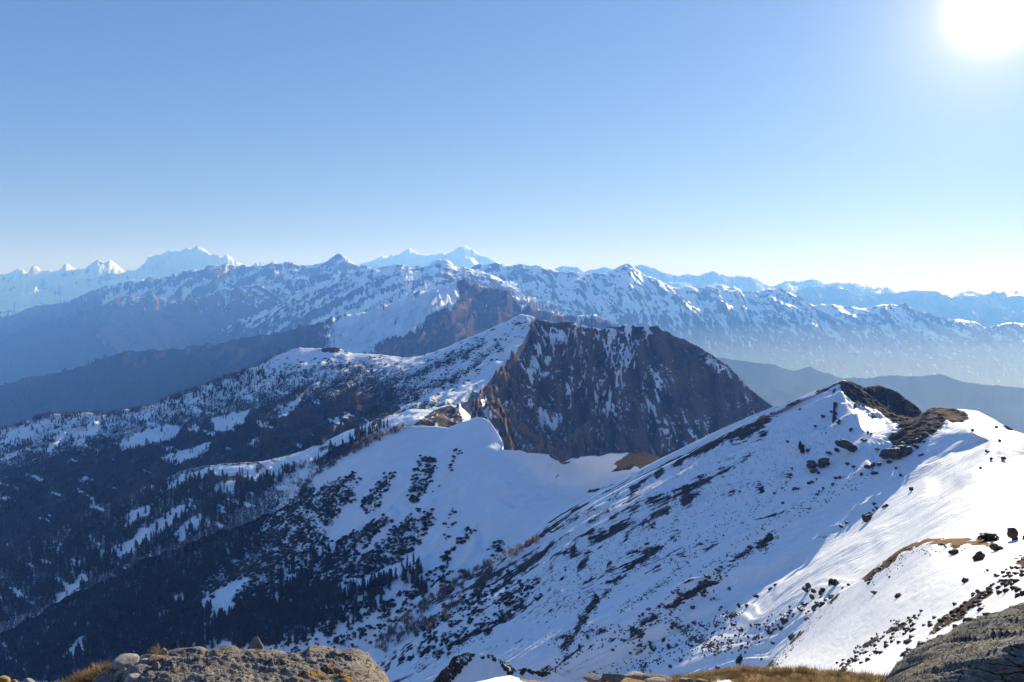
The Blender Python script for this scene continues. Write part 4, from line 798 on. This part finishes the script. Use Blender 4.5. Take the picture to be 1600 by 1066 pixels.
# crag on the top of the right slope: its own rock face
def coverK(s): return 0.0, 0.55*stroke(s.PX, s.PY, [(1310,597),(1330,600)], 9)+0.7*stroke(s.PX, s.PY, [(1352,640),(1380,650)], 7)+0.25, 0.0
K1 = sheet('summit_crag', [[(1300,604,702),(1309,596.5,703),(1318,594,704),(1331.7,596.5,704),(1344,601.5,700),(1352,606,702),(1359.6,604,706),(1372,602,708),(1387.5,606.6,704),(1402.7,611.7,700),(1413,620.5,694),(1423,628,688),(1435.6,637,676),(1446,655,660)],
   [(1300,612,690),(1318,609,688),(1335,618,680),(1352,628,676),(1370,634,676),(1390,640,672),(1410,646,664),(1430,652,656),(1450,668,640)],
   [(1302,625,665),(1320,624,664),(1340,632,656),(1360,640,650),(1380,650,640),(1400,658,630),(1425,668,620),(1452,684,612)],
   [(1300,655,620),(1340,665,610),(1400,690,590),(1450,705,580)]], 200, 90, M_crest, addf(spur(9, 22, 60, 141, 0.3, ramp=0.3), rough(3.4, 14, 142, 5, 0.62, 0.3), rough(1.3, 3.5, 143, 4, 0.6, 0.6)), coverK, back=(0.06, 0.9, 8), kind='thing', label='dark brown crag capping the top of the big right slope')
tag(K1.o, cat='crag')

BIG = [('long dark outcrop alone on the shaded snow, left of the others under the crag', 1279, 724, 32, 20), ('dark red tinged outcrop on the snow just below the summit crag', 1332, 701, 34, 17), ('broad dark outcrop in the rock band right below the brown crest', 1407, 707, 36, 24),
  ('dark boulder at the upper end of the sunlit snow rib', 1357, 806, 15, 18), ('small dark rock at the upper lip of the sunlit snow under the bowl', 1424, 763, 8, 9)]
NEARB = [('large dark boulder with a long blue shadow on the near sunlit snow', 1527, 866, 17, 26), ('dark blocky boulder half buried at the right of the large shadow casting one', 1556, 855, 18, 15), ('big dark rock at the right edge above the near snow', 1594, 832, 24, 28), ('grey boulder with a short shadow alone on the near snow under the grass edge', 1491, 862, 13, 12), ('small dark stone alone in the middle of the near snow', 1507, 907, 9, 8), ('small low rock on the near snow left of the middle', 1402, 931, 11, 8), ('long low rock lying on the snow below the dark rock band', 1368, 923, 18, 7)]
NB2 = [('rocks poking out along the edge of the near grass', [(1477,855,7),(1469,853,9),(1537,895,5),(1544,891,6),(1530,898,4),(1353,913,12),(1361,905,13),(1366,898,14),(1375,889,13),(1361,897,8),(1387,884,9),(1390,903,11),(1395,876,8),(1410,866,8),(1418,860,7),(1448,858,6),(1456,866,5)], 'dark rock in the row along the left edge of the near grassy crest'),
  ('rocks of the upper right rock line', [(1592,886,10),(1580,893,9),(1570,900,10),(1560,908,9),(1551,915,11),(1545,926,9),(1536,932,8),(1530,940,9),(1520,948,10),(1511,955,8),(1503,962,7),(1490,968,8),(1477,975,9),(1470,982,10),(1458,990,7),(1452,1000,7),(1444,1006,6),(1437,1012,7),(1572,912,6),(1560,922,5),(1585,905,6),(1540,945,5)], 'small dark rock in the broken line just above the slaty foreground rock'),
  ('rocks of the lower left rock line', [(1322,1046,6),(1327,1038,7),(1334,1030,8),(1341,1022,7),(1349,1016,8),(1356,1010,8),(1365,1002,7),(1374,996,6),(1383,988,7),(1392,982,6),(1401,976,6),(1410,971,6),(1345,1036,6),(1358,1026,6),(1370,1016,6),(1383,1008,5),(1395,998,5),(1330,1050,6),(1421,966,5)], 'small dark rock in the broken line crossing the lower near snow')]
FARB = [('rocks of the band below the crag', [(1270,733,12),(1295,706,13),(1310,702,14),(1350,687,10),(1359,677,9),(1414,697,18),(1381,715,14),(1375,723,9),(1388,721,8),(1363,727,12),(1357,731,9),(1428,690,18),(1438,711,8),(1370,700,8),(1395,700,12),(1440,685,14),(1430,698,9),(1403,692,11)], 'dark rock in the band running down left from the brown crest'),
  ('small rocks on the upper shaded snow', [(1250,698,9),(1261,704,6),(1271,754,7),(1263,754,5),(1274,747,4),(1279,739,5),(1282,767,7),(1288,763,5),(1278,772,4.5),(1306,748,9),(1312,748,6),(1302,755,5),(1325,726,6),(1334,728,6),(1408,743,9),(1400,731,4),(1242,763,8),(1365,797,8),(1369,794,8),(1382,791,8),(1366,788,6),(1346,743,7),(1364,739,6),(1370,739,5),(1321,817,6),(1315,822,6),(1250,640,5),(1285,650,6),(1300,646,5),(1275,668,5),(1310,660,7),(1328,672,6),(1230,690,5),(1223,785,5),(1210,770,4),(1238,735,4)], 'small dark rock dotting the shaded snow under the summit crag'),
  ('rocks on the right hand snow crest', [(1561,689,7),(1543,705,9),(1567,717,6),(1549,717,5),(1532,731,5),(1577,669,9),(1555,668,7),(1520,672,5)], 'dark rock in the blue shadow under the right hand snow crest'),
  ('rocks of the broken ledges', [(1097,909,13),(1105,901,9),(1120,890,8),(1126,886,6),(1064,926,15),(1053,925,8),(1029,947,6),(1099,928,9),(1183,931,9),(1202,920,8),(1212,914,6),(1158,949,11),(1167,946,6),(1126,950,9),(1054,975,14),(1049,982,10),(1083,949,6),(1147,977,8),(1133,981,6),(1086,972,9),(1075,979,10),(1099,977,8),(1169,996,8),(1158,985,9),(1145,1003,11),(1204,988,14),(1223,976,16),(1228,966,16),(1239,997,13),(1046,1011,13),(1021,1012,12),(1080,1008,12),(1094,1003,9),(1064,1032,6),(1048,1041,13),(1008,1040,12),(1016,1004,10),(1190,1031,6),(1030,1030,8),(1035,1000,8),(990,990,8),(975,1000,9),(960,1015,7),(925,985,8),(918,995,9),(905,1010,8),(985,1020,7),(1000,960,8),(1012,952,7),(1140,920,7),(1115,935,8)], 'dark rock on the broken snow ledges in the lower middle of the big slope'),
  ('rocks of the dark bluff', [(1260,921,12),(1272,925,12),(1270,934,13),(1281,928,13),(1259,943,11),(1253,950,12),(1270,950,13),(1286,943,10),(1299,931,13),(1318,922,7),(1283,954,13),(1278,957,10),(1287,959,10),(1294,952,8),(1308,947,8),(1326,915,6),(1268,974,9),(1278,969,7),(1238,994,12),(1306,938,8),(1292,938,9),(1276,941,10)], 'dark rock clustered in the small bluff left of the near snow')]
def put(s, px, py, w, h, me, name, lab, grp=None, cat='rock', sink=0.2, yr=0.9):
    P = at(s, px, py+h*0.3); k = P[1]/F
    o = link(name, me, loc=(P[0], P[1], P[2]+h*0.5*k*(1-2*sink)-0.0), rot=(random.uniform(-.25, .25), random.uniform(-.5, .0), random.uniform(0, 6.28)), sc=(w*0.56*k, w*0.56*k*yr, h*0.60*k))
    return tag(o, lab, cat, grp)
for lab, px, py, w, h in BIG: put(RS, px, py, w*1.2, h*1.3, random.choice(CLU), 'rock_outcrop', lab)
for lab, px, py, w, h in NEARB: put(NS, px, py, w*1.2, h*1.25, CLU[int(px) % 6] if w > 12 else random.choice(BOS), 'boulder', lab, sink=0.3)
RB = []
for grp, L_, lab in NB2:
    for px, py, w in L_: RB.append((None, lab, px, w)); RB[-1] = (put(NS, px+random.uniform(-3, 3), py+random.uniform(-3, 3), w*random.uniform(0.5, 1.1), w*random.uniform(0.35, 0.7), random.choice(CLU+BOS[:2]), 'rock', lab, grp), lab, px, w)
for grp, L_, lab in FARB:
    for px, py, w in L_: RB.append((None, lab, px, w)); RB[-1] = (put(RS, px, py, w*random.uniform(0.9, 1.45), w*random.uniform(0.7, 1.15), random.choice(CLU if w > 6.5 else BOS), 'rock', lab, grp), lab, px, w)
relabel([(o_, {'dark rock in the row along the left edge of the near grassy crest': 'rock in the row edging the near grassy crest', 'small dark rock in the broken line just above the slaty foreground rock': 'rock in the line above the slaty foreground rock', 'small dark rock in the broken line crossing the lower near snow': 'rock in the line crossing the lower near snow', 'dark rock in the band running down left from the brown crest': 'rock in the band below the brown crest', 'small dark rock dotting the shaded snow under the summit crag': 'rock dotting the shaded snow under the crag', 'dark rock in the blue shadow under the right hand snow crest': 'rock under the right hand snow crest', 'dark rock on the broken snow ledges in the lower middle of the big slope': 'rock on the broken snow ledges', 'dark rock clustered in the small bluff left of the near snow': 'rock of the dark bluff'}[l_], x_, w_) for o_, l_, x_, w_ in RB])
# single bushes that stand out
def bush(s, px, py, w, h, lab, n=4):
    P = at(s, px, py+h*0.4); k = P[1]/F; e = link('bush', None, loc=P)
    for q in range(n):
        a = random.uniform(0, 6.28); r_ = 0.22*w*k if n > 1 else 0
        link('clump', random.choice(SM), e, loc=(r_*math.cos(a), r_*math.sin(a), h*k*random.uniform(0, 0.35)), rot=(0, 0, a), sc=(w*k*0.34, w*k*0.34, h*k*random.uniform(0.4, 0.62)))
    return tag(e, lab, 'bush')
bush(RS, 1303, 910, 15, 17, 'dark bush standing on top of the dark rock bluff')
bush(RS, 1156, 1031, 11, 21, 'tall narrow dark bush on the shaded snow just above the brown grass')
bush(RS, 1250, 697, 9, 24, 'narrow dark bush alone on the shaded snow under the upper crest')
bush(NS, 1546, 838, 27, 18, 'dark forked bush on the near grass edge beside the big right hand rock', 6)
bush(RS, 1287, 920, 10, 12, 'small dark bush left of the taller bush on the rock bluff')

# loose rubble and tufts showing through the snow
def rubble(name, s, strokes, n, h0, h1, mat, lab, seed, tm):
    def d(PX, PY):
        q = 0*PX
        for pts, r, a in strokes: q = np.maximum(q, a*stroke(PX, PY, pts, r))
        return q*(0.15+sstep(-0.1, 0.5, fbm(PX/9, PY/9, 3, seed)))
    P = scatter(s, d, n, seed); r = np.random.default_rng(seed); H = h0+(h1-h0)*r.random(n)**2
    tag(link(name, merged(name, tm, P, H, H*r.uniform(0.9, 1.5, n), mat, seed)), lab, kind='stuff')
rb = []
for q in range(4):
    V, T = boulder(q*7+3, 1, 0.3, 3); rb.append((V, T))
rubble('slope_rubble', RS, [(k, r*1.9, a) for k, r, a in BANDS]+[([(p[0]+w_, p[1]+w_*0.4) for p in k], 9, 0.25) for k, r, a in RIBS[1:2]+RIBS[3:7]+RIBS[9:] for w_ in (-10, 6)]+[([(1200,690),(1100,760),(1000,830),(900,890)], 70, 0.10)], 9000, 0.15, 0.75, M_dark, 'dark rubble and grass heads showing in streaks through the snow', 151, rb)
rubble('near_rubble', NS, [([(1320,1040),(1350,1010),(1390,985),(1430,965)], 16, .8), ([(1350,1030),(1400,995),(1440,965)], 12, .7), ([(1425,1020),(1460,985),(1510,955),(1550,925),(1590,890),(1620,870)], 24, 1), ([(1205,1038),(1240,1000),(1275,960),(1310,930)], 12, .8), ([(1355,902),(1390,880),(1420,855),(1500,850)], 16, 1), ([(1590,930),(1540,960)], 30, .25)], 800, 0.06, 0.30, M_dark, 'dark stones and tufts scattered along the rock lines of the near snow', 152, rb)
rubble('hummock_rubble', HUM, [([(682,1062),(700,1040),(716,1022),(738,1016)], 16, 1), ([(700,1060),(725,1030)], 8, 0.6), ([(738,1018),(780,1030),(800,1046),(850,1050)], 6, .8)], 420, 0.15, 0.6, M_dark, 'dark tufts on the hummock below the viewpoint', 153, rb)

# ------------------------------------------------------------------ the foreground
def strata(amp, lx, ly, rot, seed, pit=0.4, ledge=0.6):
    c, s_ = math.cos(rot), math.sin(rot)
    def f(X, U, V, PX, PY):
        x = X[..., 0]; y = X[..., 1]*0.8+X[..., 2]*0.9
        a, b = (x*c-y*s_)/lx, (x*s_+y*c)/ly
        w = 0.4*fbm(a*0.7, b*0.4, 3, seed+3)
        r = fbm(a+w, b+w, 6, seed, 0.62); k = 0.5*ridged(a*0.8+w, b*0.7+w, 5, seed+9, 0.65)+0.2
        pits = sstep(0.22, 0.55, fbm(a*2.2, b*2.0, 3, seed+20))
        m = np.where(V < 0, 0.35, (V/0.25).clip(0.35, 1))
        fine = fbm(a*5+w, b*7, 4, seed+30, 0.62)
        tt = b*1.15+1.1*w+0.35*fbm(a*1.5, b*0.6, 3, seed+40); saw = tt-np.floor(tt); led = np.where(saw < 0.86, saw/0.86, (1-saw)/0.14)
        return amp*m*(0.9*r+0.7*(k-0.4)-pit*pits+0.38*fine+ledge*(led-0.5)*(0.4+sstep(-0.3, 0.3, r)))
    return f
oL = [(135,1072),(150,1058),(172,1046),(184,1036),(200,1030),(214,1028),(230,1023),(240,1021.5),(252,1020),(265,1018.5),(280,1014.5),(290,1012),(300,1011),(310,1009.5),(318,1011),(325,1015),(340,1014),(356,1014),(367,1013),(378,1015),(400,1013),(420,1015),(440,1017),(452,1022),(460,1021.5),(475,1019),(483,1008),(493,1009),(508,1011),(520,1014.5),(534,1017.5),(550,1014.5),(560,1016),(568,1018.5),(575,1020),(580,1029),(587,1035),(594,1042),(602,1050),(607.5,1058),(611,1075)]
OUT = sheet('rock_outcrop', [[(p[0], p[1], 6.6) for p in oL], [(120,1100,6.1),(200,1052,6.15),(300,1035,6.1),(400,1036,6.1),(500,1034,6.1),(570,1040,6.15),(622,1100,6.2)],
   [(110,1150,5.5),(200,1085,5.5),(300,1068,5.4),(400,1066,5.4),(500,1066,5.4),(590,1075,5.5),(632,1150,5.7)], [(90,1300,4.6),(300,1180,4.4),(500,1180,4.4),(645,1290,4.8)]],
   460, 150, M_out, strata(0.05, 0.50, 0.15, 0.25, 161, 0.35, 0.85), lambda s: (0.0, 0.75*stroke(s.PX, s.PY, [(470,1058),(490,1052),(505,1056)], 12)+0.75*stroke(s.PX, s.PY, [(508,1038),(522,1050),(545,1060)], 8)+0.4*stroke(s.PX, s.PY, [(540,1062),(585,1066)], 10), 0.0), back=(0.07, 1.6, 10), kind='thing', label='broad grey weathered rock with orange lichen at the bottom left')
tag(OUT.o, cat='rock')
oR = [(1376,1090),(1383,1066),(1387,1054),(1400.6,1037),(1421,1019),(1435,1011),(1451.5,999),(1468,992),(1482,988),(1494,981),(1509,971),(1531,963),(1559,957),(1579,947),(1594.6,942),(1620,936),(1680,930)]
OUTR = sheet('slaty_outcrop', [[(p[0], p[1], 5.2) for p in oR], [(1372,1110,4.9),(1400,1060,4.9),(1450,1022,4.9),(1500,1000,4.85),(1560,982,4.8),(1620,968,4.8),(1680,960,4.8)],
   [(1365,1150,4.5),(1420,1066,4.3),(1480,1040,4.25),(1550,1020,4.15),(1620,1005,4.1),(1680,1000,4.1)], [(1355,1200,4.0),(1450,1100,3.95),(1550,1075,3.9),(1680,1060,3.9)], [(1330,1350,3.4),(1500,1250,3.3),(1680,1220,3.3)]],
   420, 210, M_slate, strata(0.05, 0.40, 0.16, 0.42, 171, 0.9, 0.9), lambda s: (0.0, 0.35*sstep(1040, 1066, s.PY)*sstep(1470, 1600, s.PX), 0.0), back=(0.08, 1.2, 8), kind='thing', label='dark grey slaty rock sloping across the bottom right corner')
tag(OUTR.o, cat='rock')
# brown grass ground between them
gC = [(600,1120,15),(700,1100,15),(742,1066,14.5),(772,1059,14.5),(797,1056,14.5),(816,1061,14),(840,1064,13),(880,1067,12),(909,1066,11.5),(950,1061,11.2),(1000,1058,11),(1053,1060,11),(1072,1058,11),(1095,1054,11),(1111,1050,11),(1134,1046,11),(1160,1043.5,11),(1181,1044.5,11),(1203,1046,11),(1231,1046.4,10.9),(1248,1045.2,10.8),(1270,1047,10.7),(1290,1049.5,10.5),(1315,1053.5,10.2),(1341,1054.5,10),(1366,1057,9.7),(1400,1062,9.3),(1480,1085,8.5)]
M_turf = terrain_mat('dry_turf', 0.8, rock=((0.16, 0.10, 0.05), (0.32, 0.21, 0.11)), grass=((0.17, 0.105, 0.05), (0.36, 0.235, 0.11)), flow=(1, 1.5), wf=0.3, wp=0.4, bump=1.0)
TURF = sheet('summit_turf', [gC, [(600,1180,11),(740,1110,11),(900,1100,9),(1050,1085,9),(1200,1075,9),(1350,1085,8.2),(1500,1130,7.2)], [(600,1400,6),(900,1250,6),(1200,1200,6),(1500,1250,5)], [(500,2200,2.5),(1000,2200,2.5),(1500,2200,2.5)]],
   360, 90, M_turf, rough(0.06, 0.7, 181, 5, 0.6, 0.4), lambda s: (blur(0.95*poly(s.PX, s.PY, [(700,1110),(742,1060),(797,1050),(812,1060),(830,1075),(830,1120)])+0.95*poly(s.PX+3*fbm(s.PX/9, s.PY/4, 3, 5), s.PY, [(1108,1080),(1113,1059),(1122,1056),(1137,1058),(1146,1066),(1160,1085)]), 1), 0.9, 0.0), back=(0.35, 0.8, 8), label='dry brown summit turf')
def blades(name, s, dens, n, h0, h1, seed, lab):
    P = scatter2(s, dens, n, seed); r = np.random.default_rng(seed)
    a = r.random(n)*6.28; h = r.uniform(h0, h1, n); w = h*0.06+0.002; ln = r.normal(0, 0.45, (n, 2))*h[:, None]
    V = np.empty((n, 3, 3)); d = np.stack([np.cos(a)*w, np.sin(a)*w, 0*a], 1)
    V[:, 0] = P-d; V[:, 1] = P+d; V[:, 2] = P+np.concatenate([ln, h[:, None]], 1); V[:, :2, 2] -= 0.01
    tag(link(name, mesh(name, V.reshape(-1, 3), np.arange(n*3).reshape(-1, 3), M_grass)), lab, kind='stuff')
def scatter2(s, dens, n, seed):
    global visible
    keep = visible; visible = lambda P, *a: np.ones(P.shape[:-1], bool)
    P = scatter(s, dens, n, seed, 2); visible = keep
    return P
blades('dry_grass', TURF, lambda PX, PY: ((PY < 1078) & (PX > 1040) & (PX < 1400))*(0.2+sstep(-0.2, 0.4, fbm(PX/14, PY/5, 3, 7)))*(1-poly(PX, PY, [(1106,1085),(1112,1058),(1124,1055),(1138,1057),(1150,1068),(1162,1088)])), 16000, 0.03, 0.10, 191, 'short dry brown grass covering the summit turf')

def stone(name, lab, px, py, w, h, Yd, mat, seed, cat='stone', dep=None, rot=(0, 0, 0), rough_=0.12, facet=6, taper=0.0):
    V, T = boulder(seed, 3, rough_, facet); k = Yd/F
    V = V/np.abs(V).max(0)
    V[:, :2] *= (1-taper*(V[:, 2:]+1)/2)
    o = link(name, mesh(name, V, T, mat, smooth=True), loc=un(px, py, Yd), rot=rot, sc=(w*0.5*k, (dep or w*0.8)*0.5*k, h*0.5*k))
    return tag(o, lab, cat)
stone('boulder', 'rounded grey boulder at the left end of the foreground rock, tallest of the loose stones', 196, 1037, 40, 36, 6.45, M_stone, 201, 'boulder', 36, (0.1, 0.25, 0))
stone('stone', 'flat pale block wedged beside the rounded boulder', 224, 1036, 24, 15, 6.25, M_stone, 202, rot=(0.1, -0.08, 0.2), rough_=0.05)
stone('stone', 'broad dark grey slab lying under the pale block', 211, 1050, 42, 16, 6.1, M_stone2, 203, rot=(0.2, -0.12, 0.1), rough_=0.05)
stone('stone', 'rounded pale stone at the bottom edge in front of the dark slab', 211, 1062, 30, 20, 5.9, M_stone, 204, rough_=0.06)
stone('stone', 'tall grey slab leaning against the foreground rock', 243, 1047, 17, 30, 6.05, M_stone2, 205, rot=(0.1, 0.55, 0), rough_=0.05)
stone('stone', 'long leaning stone at the left of the dark slab', 188, 1054, 16, 32, 6.1, M_stone2, 206, rot=(0, 0.7, 0), rough_=0.06)
stone('stone', 'reddish flat stone on the upper left edge of the foreground rock', 249, 1031, 36, 11, 6.25, M_rust, 207, rot=(0, 0.12, 0), rough_=0.06)
stone('stone', 'small grey stone pinched between the pale block and the leaning slab', 232, 1044, 11, 6, 6.05, M_stone2, 208)
stone('stone', 'small dark round stone beside the upright pointed one', 255, 1019, 16, 11, 6.5, M_stone2, 209)
stone('stone', 'slim pointed reddish stone standing upright on the rim of the foreground rock', 247, 1010, 4.5, 14, 6.55, M_rust, 210, rot=(0, -0.22, 0), rough_=0.04, facet=3, taper=0.7)
stone('rock', 'dark pyramid shaped rock rising behind the middle of the foreground rock', 398, 1013, 58, 40, 6.72, M_stone2, 211, 'rock', 30, (0, 0.1, 0), 0.3, 4, 0.8)
stone('rock', 'low dark lump on the rim left of the pyramid shaped rock', 352, 1017, 42, 14, 6.6, M_stone2, 212, 'rock', 26, (0, 0.05, 0), 0.2)
stone('rock', 'yellow lichened rock tip at the bottom left corner', 2, 1066, 26, 18, 7.2, rockmat('yellow_lichen_rock', (0.06, 0.05, 0.03), (0.28, 0.19, 0.05), (0.42, 0.30, 0.10), 0.2), 213, 'rock')
stone('rock', 'small pointed yellowish rock tip second from the bottom left corner', 23, 1068, 14, 14, 7.1, D.materials['yellow_lichen_rock'], 214, 'rock')
stone('rock', 'grey and yellow rock tip third from the bottom left corner', 44, 1068, 24, 14, 7.1, M_stone, 215, 'rock')
for lab, px, py, w, h, Yd, mt, sd, rz in (('left end grey slab of the flat stones at the bottom middle', 931, 1061, 44, 14, 9.2, M_stone, 221, 0.1), ('dark broken slab second from the left of the flat stones at the bottom middle', 960, 1060, 42, 15, 9.1, M_stone2, 222, -0.1), ('upper pale slab with a flat top among the stones at the bottom middle', 1000, 1057, 54, 10, 9.2, M_stone, 223, 0.05), ('long thin slab lying at the right of the flat stones', 1028, 1061, 50, 7, 9.0, M_rust, 224, 0.05), ('lower thin slab beneath the long one', 1022, 1066, 44, 7, 8.8, M_stone, 225, 0.0), ('dark stone at the left side of the small snow patch on the turf', 1072, 1064, 26, 10, 8.9, M_stone2, 226, 0.1), ('reddish flat stone just left of the small snow patch', 1097, 1065, 26, 8, 8.7, M_rust, 227, 0.1), ('small dark rock sticking up from the edge of the brown turf', 1121, 1044, 9, 9, 10.9, M_stone2, 228, 0.0)):
    stone('stone', lab, px, py, w, h, Yd, mt, sd, rot=(0.05, rz, random.uniform(-.3, .3)), rough_=0.07, facet=7, dep=w*0.5)
# yellow grass at the left foot of the rock and a tuft on its rim
LG = sheet('grassy_bank', [[(40,1090,7.4),(100,1070,7.4),(125,1060,7.3),(150,1050,7.2),(175,1042,7.0),(200,1036,6.9)], [(40,1120,6.8),(120,1085,6.8),(200,1060,6.6)], [(40,1250,5.5),(200,1200,5.4)]], 90, 30, M_turf, rough(0.04, 0.4, 185, 4), lambda s: (0.0, 0.9, 0.0), back=(0.1, 1.2, 5), label='dry grassy bank at the left foot of the foreground rock')
blades('dry_grass', LG, lambda PX, PY: 1.0*(PY < 1085), 2600, 0.03, 0.11, 192, 'yellow dry grass on the bank left of the foreground rock')
n = 60; rr_ = np.random.default_rng(5); c = np.array(un(243, 1020, 6.45)); V = []
for k in range(n):
    b = c+np.array([rr_.normal(0, 0.03), rr_.normal(0, 0.02), 0]); t = b+np.array([rr_.normal(0, 0.02), rr_.normal(0, 0.02), rr_.uniform(0.03, 0.075)]); V += [b-(0.003, 0, 0), b+(0.003, 0, 0), t]
tag(link('grass_tuft', mesh('grass_tuft', V, np.arange(3*n).reshape(-1, 3), M_grass)), 'small yellow grass tuft at the foot of the upright pointed stone', 'grass tuft')

# ------------------------------------------------------------------ air
zt = ZMAX[0]+30; zb = ZMIN[0]-1
bm = bmesh.new(); bmesh.ops.create_cube(bm, size=1.0)
hm = D.meshes.new('haze'); 
x0, x1, y0, y1 = -35000, 35000, -1000, 45000
for v in bm.verts: v.co = ((x0+x1)/2+v.co.x*(x1-x0), (y0+y1)/2+v.co.y*(y1-y0), (zt+zb)/2+v.co.z*(zt-zb))
bm.to_mesh(hm); bm.free()
vm = D.materials.new('haze'); vm.use_nodes = True; t = vm.node_tree; t.nodes.clear()
pv = t.nodes.new('ShaderNodeVolumePrincipled'); mo = t.nodes.new('ShaderNodeOutputMaterial')
pw = t.nodes.new('ShaderNodeVolumePrincipled'); sm = t.nodes.new('ShaderNodeAddShader')       # clear air, and fine pale dust that glows towards the sun
t.links.new(pv.outputs[0], sm.inputs[0]); t.links.new(pw.outputs[0], sm.inputs[1]); t.links.new(sm.outputs[0], mo.inputs['Volume'])
pw.inputs['Color'].default_value = (0.95, 0.97, 1.0, 1); pw.inputs['Density'].default_value = DUST_DENSITY; pw.inputs['Anisotropy'].default_value = 0.6; pw.inputs['Absorption Color'].default_value = (1, 1, 1, 1)
pv.inputs['Color'].default_value = (*HAZE_COLOR, 1); pv.inputs['Density'].default_value = HAZE_DENSITY; pv.inputs['Anisotropy'].default_value = HAZE_G
pv.inputs['Absorption Color'].default_value = (1, 1, 1, 1)
hm.materials.append(vm); o = D.objects.new('haze', hm); COL.objects.link(o); o['kind'] = 'stuff'
# low mist lying in the right hand valley, thinner towards its top
vm2 = D.materials.new('valley_mist'); vm2.use_nodes = True; t = vm2.node_tree; t.nodes.clear()
pv = t.nodes.new('ShaderNodeVolumePrincipled'); mo = t.nodes.new('ShaderNodeOutputMaterial'); t.links.new(pv.outputs[0], mo.inputs['Volume'])
pv.inputs['Color'].default_value = (0.68, 0.86, 1.0, 1); pv.inputs['Density'].default_value = 0.000024; pv.inputs['Anisotropy'].default_value = 0.3; pv.inputs['Absorption Color'].default_value = (1, 1, 1, 1)
for zt_, in_ in ((-1150, 0), (-800, 150), (-450, 300)):
    bm = bmesh.new(); bmesh.ops.create_cube(bm, size=1.0); mm = D.meshes.new('valley_mist')
    for v in bm.verts: v.co = (8000+v.co.x*(14600-in_), 9700+v.co.y*(9000-in_), (zt_-2650+in_*0.1)/2+v.co.z*(zt_+2650-in_*0.1))
    bm.to_mesh(mm); bm.free()
    mm.materials.append(vm2); o = D.objects.new('valley_mist', mm); COL.objects.link(o); o['kind'] = 'stuff'; o['label'] = 'pale mist lying in the valley on the right'
